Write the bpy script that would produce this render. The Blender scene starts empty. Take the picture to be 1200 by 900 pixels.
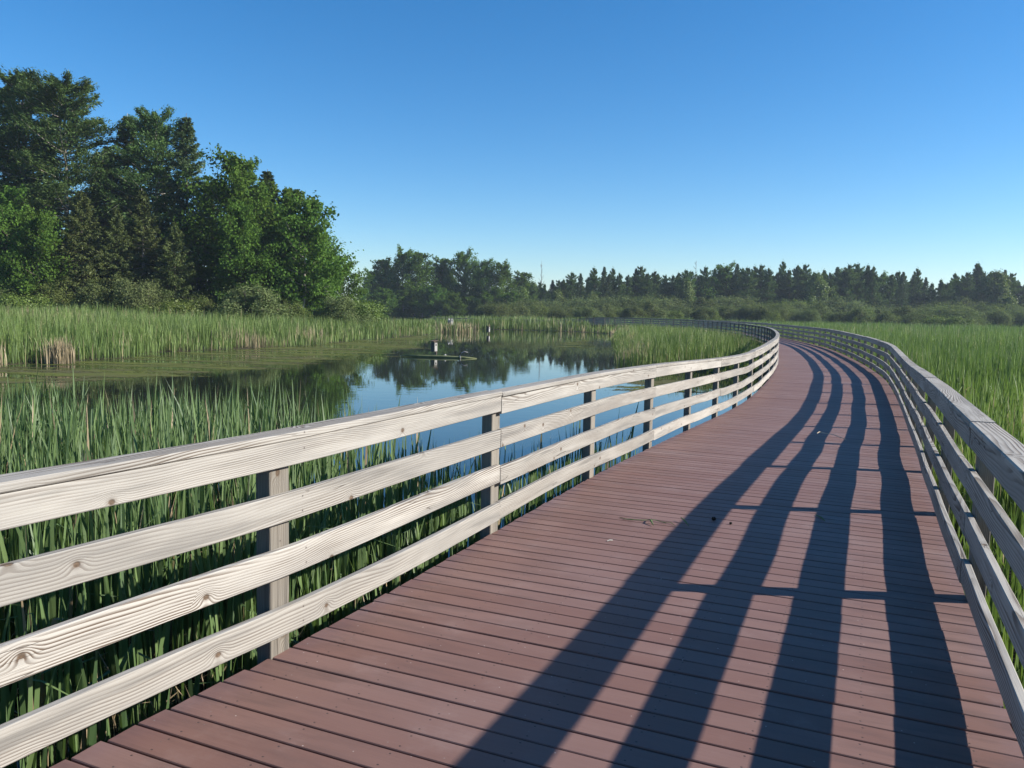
import bpy, math, random
import numpy as np
from mathutils import Vector, Matrix

SEED = 11
rng = np.random.default_rng(SEED)
random.seed(SEED)
scene = bpy.context.scene
COL = scene.collection
R = math.radians
PI = math.pi

# ------------------------------------------------------------------ helpers
def link(o, parent=None):
    COL.objects.link(o)
    if parent is not None:
        o.parent = parent
    return o

def tag(o, label=None, cat=None, group=None, kind=None):
    if label: o['label'] = label
    if cat: o['category'] = cat
    if group: o['group'] = group
    if kind: o['kind'] = kind
    return o

def empty(name, loc=(0, 0, 0), rz=0.0, scale=(1, 1, 1)):
    o = bpy.data.objects.new(name, None)
    o.empty_display_size = 0.3
    o.location = loc
    o.rotation_euler = (0, 0, rz)
    o.scale = scale
    return link(o)

def np_mesh(name, V, F, attrs=None, uv=None, smooth=False):
    """V (n,3); F list of arrays (m,k) of equal-size faces; attrs: name -> per-face floats; uv per loop."""
    me = bpy.data.meshes.new(name)
    V = np.asarray(V, dtype=np.float32)
    Fs = F if isinstance(F, list) else [F]
    Fs = [np.asarray(f, dtype=np.int32) for f in Fs if len(f)]
    loops = np.concatenate([f.ravel() for f in Fs])
    sizes = np.concatenate([np.full(len(f), f.shape[1], dtype=np.int32) for f in Fs])
    starts = np.concatenate([[0], np.cumsum(sizes)[:-1]]).astype(np.int32)
    me.vertices.add(len(V)); me.vertices.foreach_set('co', V.ravel())
    me.loops.add(len(loops)); me.loops.foreach_set('vertex_index', loops)
    me.polygons.add(len(sizes)); me.polygons.foreach_set('loop_start', starts)
    me.polygons.foreach_set('loop_total', sizes)
    me.update(calc_edges=True)
    me.polygons.foreach_set('use_smooth', np.full(len(sizes), bool(smooth), dtype=bool))
    for k, a in (attrs or {}).items():
        at = me.attributes.new(k, 'FLOAT', 'FACE')
        at.data.foreach_set('value', np.asarray(a, dtype=np.float32))
    if uv is not None:
        ul = me.uv_layers.new(name='UVMap')
        ul.data.foreach_set('uv', np.asarray(uv, dtype=np.float32).ravel())
    me.validate()
    return me

def obj(name, me, mat, parent=None):
    o = bpy.data.objects.new(name, me)
    if mat is not None and not len(me.materials):
        me.materials.append(mat)
    return link(o, parent)

class Builder:
    """collects pieces with uvs, builds one mesh"""
    def __init__(self):
        self.v = []; self.f3 = []; self.f4 = []; self.fn = []; self.uv4 = []; self.uvn = []; self.n = 0; self.t4 = []; self.tn = []
    def add_sweep(self, pts, lats, ups, sec, u0=0.0, tint=0.0, scale=None):
        """sec: list of (a,b) in lateral/up. pts (N,3)."""
        pts = np.asarray(pts, float); N = len(pts); sec = np.asarray(sec, float); M = len(sec)
        lats = np.asarray(lats, float); ups = np.asarray(ups, float)
        sc = np.ones(N) if scale is None else np.asarray(scale)
        P = pts[:, None, :] + lats[:, None, :] * (sec[None, :, 0] * sc[:, None])[..., None] + ups[:, None, :] * (sec[None, :, 1] * sc[:, None])[..., None]
        self.v.append(P.reshape(-1, 3))
        u = np.concatenate([[0], np.cumsum(np.linalg.norm(np.diff(pts, axis=0), axis=1))]) + u0
        per = np.concatenate([[0], np.cumsum(np.linalg.norm(np.diff(np.vstack([sec, sec[:1]]), axis=0), axis=1))])
        for i in range(N - 1):
            for j in range(M):
                k = (j + 1) % M
                self.f4.append((self.n + i * M + j, self.n + i * M + k, self.n + (i + 1) * M + k, self.n + (i + 1) * M + j))
                self.uv4.append(((u[i], per[j]), (u[i], per[j + 1]), (u[i + 1], per[j + 1]), (u[i + 1], per[j])))
                self.t4.append(tint)
        # caps
        self.fn.append(tuple(self.n + j for j in range(M))[::-1]); self.uvn.append(tuple((u[0] + sec[j, 1], sec[j, 0]) for j in range(M))[::-1]); self.tn.append(tint)
        self.fn.append(tuple(self.n + (N - 1) * M + j for j in range(M))); self.uvn.append(tuple((u[-1] + sec[j, 1], sec[j, 0]) for j in range(M))); self.tn.append(tint)
        self.n += N * M
    def tube(self, pts, rad, sides=6, tint=0.0):
        pts = np.asarray(pts, float); N = len(pts)
        t = np.gradient(pts, axis=0); t /= np.linalg.norm(t, axis=1)[:, None] + 1e-9
        ref = np.where(np.abs(t[:, 2:3]) > 0.9, np.array([[1.0, 0, 0]]), np.array([[0, 0, 1.0]]))
        a = np.cross(t, ref); a /= np.linalg.norm(a, axis=1)[:, None] + 1e-9
        b = np.cross(a, t)
        sec = [(math.cos(2 * PI * k / sides), math.sin(2 * PI * k / sides)) for k in range(sides)]
        self.add_sweep(pts, a, b, sec, tint=tint, scale=rad)
    def box(self, c, size, rz=0.0, ch=0.004, tint=0.0):
        """box centred at c, swept along z"""
        sx, sy, sz = [s / 2 for s in size]
        sec = chamfer(-sx, sx, -sy, sy, ch)
        lx = np.array([math.cos(rz), math.sin(rz), 0]); ly = np.array([-math.sin(rz), math.cos(rz), 0])
        p = np.array([[c[0], c[1], c[2] - sz], [c[0], c[1], c[2] + sz]])
        self.add_sweep(p, [lx, lx], [ly, ly], sec, tint=tint)
    def build(self, name, mat, parent=None, smooth=False, tint=False):
        V = np.vstack(self.v)
        by = {}
        for f, u, t in zip(self.fn, self.uvn, self.tn):
            by.setdefault(len(f), []).append((f, u, t))
        if self.f4:
            by.setdefault(4, [])
            by[4] = list(zip(self.f4, self.uv4, self.t4)) + by[4]
        F, UV, T = [], [], []
        for k, lst in by.items():
            F.append(np.array([x[0] for x in lst])); UV.append(np.array([x[1] for x in lst]).reshape(-1, 2)); T += [x[2] for x in lst]
        me = np_mesh(name, V, F, {'tint': T} if tint else None, np.vstack(UV), smooth)
        return obj(name, me, mat, parent)

def chamfer(x0, x1, y0, y1, c):
    return [(x0 + c, y0), (x1 - c, y0), (x1, y0 + c), (x1, y1 - c), (x1 - c, y1), (x0 + c, y1), (x0, y1 - c), (x0, y0 + c)]

# ------------------------------------------------------------------ node helpers
def new_mat(name):
    m = bpy.data.materials.new(name); m.use_nodes = True
    nt = m.node_tree; nt.nodes.clear()
    return m, nt

class N:
    def __init__(self, nt): self.nt = nt
    def __call__(self, typ, ins=None, **props):
        n = self.nt.nodes.new(typ)
        for k, v in props.items(): setattr(n, k, v)
        for k, v in (ins or {}).items():
            s = n.inputs[k]
            if isinstance(v, bpy.types.NodeSocket): self.nt.links.new(v, s)
            else: s.default_value = v
        return n
    def math(self, op, a, b=None, c=None, clamp=False):
        n = self.nt.nodes.new('ShaderNodeMath'); n.operation = op; n.use_clamp = clamp
        for i, v in enumerate((a, b, c)):
            if v is None: continue
            if isinstance(v, bpy.types.NodeSocket): self.nt.links.new(v, n.inputs[i])
            else: n.inputs[i].default_value = v
        return n.outputs[0]
    def mix(self, f, a, b, blend='MIX'):
        n = self.nt.nodes.new('ShaderNodeMix'); n.data_type = 'RGBA'; n.blend_type = blend; n.clamp_factor = True
        for s, v in ((n.inputs[0], f), (n.inputs[6], a), (n.inputs[7], b)):
            if isinstance(v, bpy.types.NodeSocket): self.nt.links.new(v, s)
            elif isinstance(v, (tuple, list)): s.default_value = (*v[:3], 1)
            else: s.default_value = v
        return n.outputs[2]
    def ramp(self, f, stops, interp='LINEAR'):
        n = self.nt.nodes.new('ShaderNodeValToRGB'); n.color_ramp.interpolation = interp
        self.nt.links.new(f, n.inputs[0])
        e = n.color_ramp.elements
        while len(e) < len(stops): e.new(0.5)
        for el, (p, c) in zip(e, stops):
            el.position = p
            el.color = (c, c, c, 1) if isinstance(c, (int, float)) else (*c[:3], 1)
        return n.outputs[0]
    def noise(self, vec, scale, detail=2.0, rough=0.5, dim='3D', dist=0.0):
        n = self('ShaderNodeTexNoise', {'Vector': vec, 'Scale': scale, 'Detail': detail, 'Roughness': rough, 'Distortion': dist}, noise_dimensions=dim)
        return n.outputs[0]
    def mapping(self, vec, scale=(1, 1, 1), loc=(0, 0, 0)):
        return self('ShaderNodeMapping', {'Vector': vec, 'Scale': scale, 'Location': loc}).outputs[0]
    def smooth(self, x, lo, hi):
        n = self('ShaderNodeMapRange', {'Value': x, 'From Min': lo, 'From Max': hi, 'To Min': 0.0, 'To Max': 1.0}, interpolation_type='SMOOTHSTEP')
        return n.outputs[0]
    def out(self, surf, disp=None):
        o = self.nt.nodes.new('ShaderNodeOutputMaterial'); self.nt.links.new(surf, o.inputs['Surface'])

# ------------------------------------------------------------------ materials
def wood_material(name, light, dark, gray, contrast=1.0):
    m, nt = new_mat(name); n = N(nt)
    uv = n('ShaderNodeUVMap', uv_map='UVMap').outputs[0]
    sx = n('ShaderNodeSeparateXYZ', {'Vector': uv}).outputs
    rnd = n('ShaderNodeObjectInfo').outputs['Random']
    u = n.math('ADD', sx[0], n.math('MULTIPLY', rnd, 137.0)); v = sx[1]
    P = n('ShaderNodeCombineXYZ', {'X': u, 'Y': v, 'Z': n.math('MULTIPLY', rnd, 31.0)}).outputs[0]
    # knots
    vor = n('ShaderNodeTexVoronoi', {'Vector': n.mapping(P, (2.6, 3.4, 0.0)), 'Scale': 1.0, 'Randomness': 1.0}, voronoi_dimensions='2D', feature='F1')
    k = n.math('MULTIPLY', vor.outputs['Distance'], 0.36)            # roughly metres
    cellr = n('ShaderNodeSeparateColor', {'Color': vor.outputs['Color']}).outputs[0]
    has = n.math('GREATER_THAN', cellr, 0.45)
    krad = n.math('MULTIPLY_ADD', cellr, 0.016, 0.004)
    g = n.math('POWER', 2.718, n.math('MULTIPLY', n.math('POWER', n.math('DIVIDE', k, 0.045), 2.0), -1.0))
    g = n.math('MULTIPLY', g, has)
    # rings: distance to a wandering pith below the face
    c1 = n.noise(n.mapping(P, (0.45, 0.0, 1.0)), 1.0, 2.0)
    c2 = n.noise(n.mapping(P, (0.55, 0.0, 1.0), (7.3, 0, 4.1)), 1.0, 2.0)
    fine = n.noise(n.mapping(P, (2.2, 22.0, 1.0)), 1.0, 3.0)
    d = n.math('ADD', n.math('MULTIPLY_ADD', c1, 0.15, -0.02), n.math('MULTIPLY', n.math('FRACT', n.math('MULTIPLY', rnd, 7.7)), 0.09))
    vv = n.math('ADD', n.math('SUBTRACT', v, 0.16), n.math('MULTIPLY_ADD', c2, 0.20, -0.10))
    r = n.math('SQRT', n.math('ADD', n.math('MULTIPLY', vv, vv), n.math('MULTIPLY', d, d)))
    r = n.math('ADD', r, n.math('MULTIPLY', fine, 0.007))
    r = n.math('ADD', r, n.math('MULTIPLY', g, 0.030))
    ring = n.math('FRACT', n.math('DIVIDE', r, n.math('MULTIPLY_ADD', n.math('FRACT', n.math('MULTIPLY', rnd, 3.3)), 0.006, 0.0075)))
    ring = n.math('MULTIPLY', n.smooth(ring, 0.25, 0.85), n.math('SUBTRACT', 1.0, n.smooth(ring, 0.88, 1.0)))
    amt = n.smooth(n.noise(n.mapping(P, (0.9, 9.0, 1.0), (3, 1, 0)), 1.0, 3.0), 0.25, 0.72)
    ringf = n.math('MULTIPLY', ring, n.math('MULTIPLY_ADD', n.math('MULTIPLY', amt, n.math('MULTIPLY_ADD', n.math('FRACT', n.math('MULTIPLY', rnd, 23.1)), 0.75, 0.55)), 0.62 * contrast, 0.05 * contrast))
    fib = n.noise(n.mapping(P, (3.0, 420.0, 1.0)), 1.0, 2.0)
    fib2 = n.noise(n.mapping(P, (1.1, 60.0, 1.0), (1, 5, 0)), 1.0, 3.0)
    stain = n.smooth(n.noise(n.mapping(P, (0.8, 13.0, 1.0), (9, 2, 0)), 1.0, 3.0, 0.6), 0.50, 0.74)
    col = n.mix(n.math('MULTIPLY', fib2, 0.65), light, gray)
    col = n.mix(ringf, col, dark)
    col = n.mix(n.math('MULTIPLY', stain, 0.75), col, tuple(x * 0.52 for x in gray))
    col = n.mix(n.math('MULTIPLY', n.smooth(fib, 0.56, 0.72), 0.38), col, dark)
    patch = n.smooth(n.noise(n.mapping(P, (0.9, 2.2, 1.0), (4, 8, 0)), 1.0, 4.0, 0.6), 0.42, 0.68)
    col = n.mix(n.math('MULTIPLY', patch, 0.5), col, tuple(x * 0.80 for x in gray))
    bigv = n.math('MULTIPLY_ADD', rnd, 0.24, 0.88)
    col = n('ShaderNodeHueSaturation', {'Color': col, 'Value': bigv}).outputs[0]
    halo = n.math('MULTIPLY', n.math('SUBTRACT', 1.0, n.smooth(k, 0.010, 0.034)), n.math('MULTIPLY', has, 0.40))
    col = n.mix(halo, col, dark)
    core = n.math('MULTIPLY', n.math('SUBTRACT', 1.0, n.smooth(n.math('SUBTRACT', k, krad), -0.005, 0.003)), has)
    kd = n.mix(n.noise(n.mapping(P, (80, 80, 1)), 1.0, 2.0), (0.025, 0.017, 0.012), (0.16, 0.105, 0.065))
    col = n.mix(n.math('MULTIPLY', core, 0.9), col, kd)
    # nail heads where the board crosses a post
    nu = n.math('MULTIPLY', n.math('SUBTRACT', n.math('FRACT', n.math('ADD', n.math('DIVIDE', sx[0], 2.4), 0.5)), 0.5), 2.4)
    nu = n.math('SUBTRACT', nu, n.math('MULTIPLY_ADD', rnd, 0.03, 0.012))
    nv = None
    for c_ in (0.066, 0.140, 0.240, 0.314):
        a_ = n.math('ABSOLUTE', n.math('SUBTRACT', v, c_)); nv = a_ if nv is None else n.math('MINIMUM', nv, a_)
    nd = n.math('SQRT', n.math('ADD', n.math('MULTIPLY', nu, nu), n.math('MULTIPLY', nv, nv)))
    col = n.mix(n.math('MULTIPLY', n.math('SUBTRACT', 1.0, n.smooth(nd, 0.003, 0.016)), 0.22), col, (0.13, 0.10, 0.08))
    col = n.mix(n.math('SUBTRACT', 1.0, n.smooth(nd, 0.0030, 0.0045)), col, (0.035, 0.030, 0.028))
    # long drying cracks
    crk = n.noise(n.mapping(P, (0.8, 26.0, 1.0), (5, 9, 0)), 1.0, 1.0)
    cr = n.math('SUBTRACT', 1.0, n.smooth(n.math('ABSOLUTE', n.math('SUBTRACT', crk, 0.5)), 0.002, 0.009))
    cr = n.math('MULTIPLY', cr, n.smooth(n.noise(n.mapping(P, (0.7, 4.0, 1.0), (2, 2, 0)), 1.0, 1.0), 0.55, 0.62))
    col = n.mix(n.math('MULTIPLY', cr, 0.8), col, (0.06, 0.045, 0.035))
    h = n.math('SUBTRACT', n.math('MULTIPLY', ringf, -0.5), n.math('ADD', n.math('MULTIPLY', cr, 2.0), n.math('MULTIPLY', core, 1.2)))
    h = n.math('ADD', h, n.math('MULTIPLY', fib, 0.5))
    bump = n('ShaderNodeBump', {'Height': h, 'Strength': 0.7, 'Distance': 0.003}).outputs[0]
    b = n('ShaderNodeBsdfPrincipled', {'Base Color': col, 'Roughness': 0.82, 'Specular IOR Level': 0.25, 'Normal': bump})
    n.out(b.outputs[0])
    return m

HWM = 1.585
def deck_material():
    m, nt = new_mat('composite_decking'); n = N(nt)
    uv = n('ShaderNodeUVMap', uv_map='UVMap').outputs[0]
    s = n('ShaderNodeSeparateXYZ', {'Vector': uv}).outputs
    t = n('ShaderNodeAttribute', attribute_name='tint').outputs['Fac']
    pos = n('ShaderNodeNewGeometry').outputs['Position']
    P = n('ShaderNodeCombineXYZ', {'X': s[0], 'Y': s[1], 'Z': n.math('MULTIPLY', t, 57.0)}).outputs[0]
    grain = n.noise(n.mapping(P, (4.0, 160.0, 1.0)), 1.0, 3.0)
    blot = n.noise(n.mapping(P, (1.3, 6.0, 1.0)), 1.0, 4.0, 0.6)
    big = n.noise(pos, 0.55, 4.0, 0.6)
    col = n.mix(n.math('MULTIPLY_ADD', grain, 0.6, n.math('MULTIPLY_ADD', blot, 0.7, -0.3)), (0.146, 0.073, 0.056), (0.200, 0.111, 0.091))
    col = n.mix(n.math('MULTIPLY', n.smooth(big, 0.45, 0.75), 0.55), col, (0.205, 0.130, 0.116))
    col = n('ShaderNodeHueSaturation', {'Color': col, 'Value': n.math('MULTIPLY_ADD', t, 0.14, 0.93), 'Saturation': n.math('MULTIPLY_ADD', t, -0.12, 1.0)}).outputs[0]
    # screws: two per joist line
    du = n.math('MULTIPLY', n.math('SUBTRACT', n.math('FRACT', n.math('DIVIDE', n.math('ADD', s[0], n.math('MULTIPLY', t, 0.02)), 0.4)), 0.5), 0.4)
    dv = n.math('SUBTRACT', n.math('ABSOLUTE', n.math('SUBTRACT', s[1], 0.098)), 0.042)
    dd = n.math('SQRT', n.math('ADD', n.math('MULTIPLY', du, du), n.math('MULTIPLY', dv, dv)))
    scr = n.math('SUBTRACT', 1.0, n.smooth(dd, 0.0034, 0.0058))
    col = n.mix(n.math('MULTIPLY', scr, 0.85), col, (0.03, 0.022, 0.02))
    # pale dust and tiny specks
    vor = n('ShaderNodeTexVoronoi', {'Vector': pos, 'Scale': 9.0}, voronoi_dimensions='2D', feature='F1')
    sel = n.math('GREATER_THAN', n('ShaderNodeSeparateColor', {'Color': vor.outputs['Color']}).outputs[0], 0.72)
    speck = n.math('MULTIPLY', n.math('SUBTRACT', 1.0, n.smooth(vor.outputs['Distance'], 0.018, 0.04)), sel)
    col = n.mix(n.math('MULTIPLY', speck, 0.7), col, n.mix(n('ShaderNodeSeparateColor', {'Color': vor.outputs['Color']}).outputs[1], (0.05, 0.04, 0.035), (0.55, 0.47, 0.42)))
    dust = n.smooth(n.noise(pos, 2.2, 6.0, 0.7), 0.52, 0.80)
    col = n.mix(n.math('MULTIPLY', dust, 0.28), col, (0.29, 0.22, 0.20))
    worn = n.math('MULTIPLY', n.smooth(n.math('ABSOLUTE', n.math('SUBTRACT', s[0], HWM)), 0.2, 1.3), n.smooth(n.noise(n.mapping(P, (2.0, 9.0, 1.0), (2, 2, 0)), 1.0, 4.0, 0.65), 0.42, 0.7))
    col = n.mix(n.math('MULTIPLY', worn, 0.45), col, (0.074, 0.046, 0.040))
    bump = n('ShaderNodeBump', {'Height': n.math('SUBTRACT', n.math('MULTIPLY', grain, 0.6), n.math('MULTIPLY', scr, 2.0)), 'Strength': 0.35, 'Distance': 0.0015}).outputs[0]
    b = n('ShaderNodeBsdfPrincipled', {'Base Color': col, 'Roughness': n.math('MULTIPLY_ADD', blot, 0.2, 0.52), 'Specular IOR Level': 0.35, 'Normal': bump})
    n.out(b.outputs[0])
    return m

def leaf_material(name, lo, hi, odd=None, trans=0.3, gloss=0.03, objvar=0.25, oddt=0.93):
    """foliage: colour by the per-face tint, a little by the object"""
    m, nt = new_mat(name); n = N(nt)
    t = n('ShaderNodeAttribute', attribute_name='tint').outputs['Fac']
    rnd = n('ShaderNodeObjectInfo').outputs['Random']
    col = n.mix(t, lo, hi)
    if odd is not None:
        col = n.mix(n.math('GREATER_THAN', t, oddt), col, odd)
    col = n('ShaderNodeHueSaturation', {'Color': col, 'Hue': n.math('MULTIPLY_ADD', rnd, 0.022, 0.480), 'Value': n.math('MULTIPLY_ADD', rnd, objvar * 1.76, 0.88 * (1 - objvar))}).outputs[0]
    d = n('ShaderNodeBsdfDiffuse', {'Color': col}).outputs[0]
    tcol = n.mix(0.30, col, (0.12, 0.20, 0.015))
    tr = n('ShaderNodeBsdfTranslucent', {'Color': tcol}).outputs[0]
    s = n('ShaderNodeMixShader', {0: trans, 1: d, 2: tr}).outputs[0]
    gl = n('ShaderNodeBsdfGlossy', {'Color': (1, 1, 1, 1), 'Roughness': 0.55}).outputs[0]
    s = n('ShaderNodeMixShader', {0: gloss, 1: s, 2: gl}).outputs[0]
    n.out(s)
    return m

def bark_material(name, a, b):
    m, nt = new_mat(name); n = N(nt)
    tc = n('ShaderNodeTexCoord').outputs['Object']
    f = n.noise(n.mapping(tc, (6, 6, 1.2)), 1.0, 5.0, 0.65)
    col = n.mix(n.smooth(f, 0.35, 0.65), a, b)
    bump = n('ShaderNodeBump', {'Height': f, 'Strength': 0.6, 'Distance': 0.03}).outputs[0]
    n.out(n('ShaderNodeBsdfPrincipled', {'Base Color': col, 'Roughness': 0.9, 'Specular IOR Level': 0.1, 'Normal': bump}).outputs[0])
    return m

def plain_material(name, col, rough=0.8, var=0.25, scale=8.0):
    m, nt = new_mat(name); n = N(nt)
    tc = n('ShaderNodeTexCoord').outputs['Object']
    f = n.noise(tc, scale, 4.0, 0.6)
    c = n.mix(f, tuple(x * (1 - var) for x in col), tuple(min(1, x * (1 + var)) for x in col))
    n.out(n('ShaderNodeBsdfPrincipled', {'Base Color': c, 'Roughness': rough, 'Specular IOR Level': 0.2}).outputs[0])
    return m

def ground_material():
    m, nt = new_mat('marsh_soil'); n = N(nt)
    pos = n('ShaderNodeNewGeometry').outputs['Position']
    a = n.noise(pos, 1.7, 6.0, 0.7); b = n.noise(pos, 0.12, 3.0); c = n.noise(pos, 14.0, 3.0, 0.7)
    col = n.mix(n.smooth(a, 0.35, 0.7), (0.020, 0.017, 0.011), (0.055, 0.048, 0.026))
    col = n.mix(n.math('MULTIPLY', n.smooth(c, 0.52, 0.72), 0.6), col, (0.16, 0.125, 0.07))
    col = n.mix(n.math('MULTIPLY', n.smooth(b, 0.4, 0.65), 0.5), col, (0.035, 0.060, 0.018))
    bump = n('ShaderNodeBump', {'Height': c, 'Strength': 0.6, 'Distance': 0.03}).outputs[0]
    n.out(n('ShaderNodeBsdfPrincipled', {'Base Color': col, 'Roughness': 0.95, 'Specular IOR Level': 0.1, 'Normal': bump}).outputs[0])
    return m

def water_material():
    m, nt = new_mat('pond_water'); n = N(nt)
    pos = n('ShaderNodeNewGeometry').outputs['Position']
    w1 = n.noise(n.mapping(pos, (1.0, 1.6, 1.0)), 1.3, 3.0, 0.55)
    w2 = n.noise(pos, 7.0, 2.0, 0.5)
    calm = n.smooth(n.noise(n.mapping(pos, (0.05, 0.10, 1.0)), 1.0, 2.0), 0.40, 0.65)
    h = n.math('ADD', w1, n.math('MULTIPLY', w2, 0.10))
    bump = n('ShaderNodeBump', {'Height': h, 'Strength': n.math('MULTIPLY_ADD', calm, 0.16, 0.05), 'Distance': 0.012}).outputs[0]
    col = n.mix(n.noise(pos, 0.4, 3.0), (0.010, 0.016, 0.010), (0.022, 0.026, 0.014))
    n.out(n('ShaderNodeBsdfPrincipled', {'Base Color': col, 'Roughness': 0.015, 'IOR': 1.45, 'Specular IOR Level': 0.5, 'Normal': bump}).outputs[0])
    return m

def duckweed_material(name, density, scale):
    """a torn skin of floating weed: holes show the water"""
    m, nt = new_mat(name); n = N(nt)
    pos = n('ShaderNodeNewGeometry').outputs['Position']
    edge = n('ShaderNodeAttribute', attribute_name='cover').outputs['Fac']
    a = n.noise(n.mapping(pos, (0.35, 1.0, 1.0)), scale, 7.0, 0.72)
    b = n.noise(pos, scale * 6.0, 4.0, 0.7)
    f = n.math('ADD', n.math('MULTIPLY_ADD', a, 1.0, n.math('MULTIPLY_ADD', b, 0.8, -0.22)), n.math('MULTIPLY', edge, 0.36))
    streak = n.noise(n.mapping(pos, (0.10, 0.9, 1.0), (3, 7, 0)), 1.0, 5.0, 0.65)
    f = n.math('ADD', f, n.math('MULTIPLY_ADD', streak, 1.3, -0.65))
    mask = n.smooth(f, 1.03 - density, 1.13 - density)
    col = n.mix(n.noise(pos, 2.5, 5.0, 0.7), (0.040, 0.054, 0.012), (0.135, 0.150, 0.036))
    col = n.mix(n.math('MULTIPLY', n.smooth(n.noise(n.mapping(pos, (0.3, 0.9, 1.0)), 0.8, 5.0, 0.65), 0.45, 0.62), 0.7), col, (0.075, 0.066, 0.036))
    d = n('ShaderNodeBsdfPrincipled', {'Base Color': col, 'Roughness': 0.95, 'Specular IOR Level': 0.08}).outputs[0]
    tr = n('ShaderNodeBsdfTransparent').outputs[0]
    n.out(n('ShaderNodeMixShader', {0: mask, 1: tr, 2: d}).outputs[0])
    return m

M_RAIL = wood_material('weathered_rail_wood', (0.375, 0.350, 0.308), (0.085, 0.060, 0.042), (0.245, 0.230, 0.208), 1.75)
M_POST = wood_material('weathered_post_wood', (0.235, 0.210, 0.172), (0.085, 0.062, 0.043), (0.150, 0.136, 0.117), 1.2)
M_DECK = deck_material()
M_BEAM = plain_material('dark_timber', (0.10, 0.075, 0.055), 0.9)
M_CATTAIL = leaf_material('cattail_leaf', (0.055, 0.122, 0.038), (0.155, 0.255, 0.080), (0.42, 0.33, 0.19), 0.34, 0.04, 0.0, 0.955)
M_MARSH = leaf_material('marsh_cattail_leaf', (0.060, 0.122, 0.022), (0.205, 0.300, 0.060), (0.42, 0.35, 0.19), 0.36, 0.035, 0.0, 0.955)  # brighter, yellower green than the near left cattails
M_REED_EDGE = leaf_material('bank_reed_leaf', (0.085, 0.150, 0.030), (0.190, 0.265, 0.066), (0.36, 0.29, 0.17), 0.30, 0.025, 0.0, 0.945)
M_PINE = leaf_material('pine_needles', (0.048, 0.104, 0.030), (0.124, 0.206, 0.056), (0.13, 0.15, 0.04), 0.28, 0.01, 0.2)
M_SPRUCE = leaf_material('spruce_needles', (0.046, 0.086, 0.034), (0.110, 0.164, 0.064), (0.12, 0.12, 0.05), 0.22, 0.01, 0.2)
M_OLIVE = leaf_material('olive_needles', (0.076, 0.108, 0.034), (0.150, 0.188, 0.062), (0.14, 0.14, 0.05), 0.28, 0.01, 0.15)
M_MAPLE = leaf_material('maple_leaves', (0.062, 0.130, 0.024), (0.118, 0.212, 0.040), (0.10, 0.17, 0.03), 0.42, 0.0, 0.2)
M_LIME = leaf_material('lime_green_leaves', (0.075, 0.135, 0.020), (0.165, 0.235, 0.040), None, 0.35, 0.025, 0.12)
M_WILLOW = leaf_material('willow_leaves', (0.105, 0.140, 0.056), (0.170, 0.208, 0.086), (0.15, 0.14, 0.08), 0.40, 0.0, 0.22)
M_SEDGE = leaf_material('pale_green_leaves', (0.110, 0.155, 0.048), (0.180, 0.232, 0.074), (0.17, 0.16, 0.08), 0.40, 0.0, 0.2)
M_BARK = bark_material('grey_brown_bark', (0.055, 0.043, 0.034), (0.16, 0.135, 0.11))
M_PALEBARK = bark_material('pale_bark', (0.17, 0.15, 0.125), (0.36, 0.33, 0.29))
M_DEADWOOD = bark_material('bleached_dead_wood', (0.12, 0.105, 0.09), (0.25, 0.225, 0.20))
M_GROUND = ground_material()
M_WATER = water_material()
M_WEED = duckweed_material('duckweed_skin', 0.07, 0.6)
M_WEED_THIN = duckweed_material('thin_duckweed_skin', 0.06, 0.8)
M_WHITE = plain_material('bleached_white_wood', (0.32, 0.31, 0.285), 0.8, 0.2, 12.0)
M_BOX = plain_material('grey_box_boards', (0.10, 0.09, 0.078), 0.9, 0.35, 9.0)
M_BLACK = plain_material('hole_shade_and_pellet_black', (0.012, 0.011, 0.010), 0.9)
M_FLUFF = plain_material('cattail_fluff', (0.50, 0.42, 0.30), 0.95, 0.3, 40.0)

# ------------------------------------------------------------------ the boardwalk line
HW = 1.585                       # half width of the deck
WATER_Z = -0.75
CTRL = np.array([(-6.5, -12.0), (-4.72, -8.0), (-2.0, -2.0), (0.38, 3.3), (2.27, 7.6), (4.36, 12.2), (6.33, 16.55), (8.07, 20.6), (10.0, 25.5),
                 (13.25, 35.2), (16.75, 47.4), (19.1, 57.9), (21.2, 70.0), (22.3, 82.0), (22.4, 94.0), (20.3, 106.0), (15.8, 116.5), (8.5, 124.5),
                 (-2.0, 129.5), (-14.0, 132.5), (-26.0, 134.5)])
def spline(ctrl, step=0.05):
    out = []
    for i in range(1, len(ctrl) - 2):
        p0, p1, p2, p3 = ctrl[i - 1:i + 3]
        def tj(t, a, b): return t + np.linalg.norm(b - a) ** 0.5
        t0 = 0; t1 = tj(t0, p0, p1); t2 = tj(t1, p1, p2); t3 = tj(t2, p2, p3)
        t = np.linspace(t1, t2, 60, endpoint=False)[:, None]
        A1 = (t1 - t) / (t1 - t0) * p0 + (t - t0) / (t1 - t0) * p1
        A2 = (t2 - t) / (t2 - t1) * p1 + (t - t1) / (t2 - t1) * p2
        A3 = (t3 - t) / (t3 - t2) * p2 + (t - t2) / (t3 - t2) * p3
        B1 = (t2 - t) / (t2 - t0) * A1 + (t - t0) / (t2 - t0) * A2
        B2 = (t3 - t) / (t3 - t1) * A2 + (t - t1) / (t3 - t1) * A3
        out.append((t2 - t) / (t2 - t1) * B1 + (t - t1) / (t2 - t1) * B2)
    p = np.vstack(out)
    s = np.concatenate([[0], np.cumsum(np.linalg.norm(np.diff(p, axis=0), axis=1))])
    ss = np.arange(0, s[-1], step)
    q = np.c_[np.interp(ss, s, p[:, 0]), np.interp(ss, s, p[:, 1])]
    k = np.ones(41) / 41
    for _ in range(2):
        q[20:-20] = np.c_[np.convolve(q[:, 0], k, 'valid'), np.convolve(q[:, 1], k, 'valid')]
    return q
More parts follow.
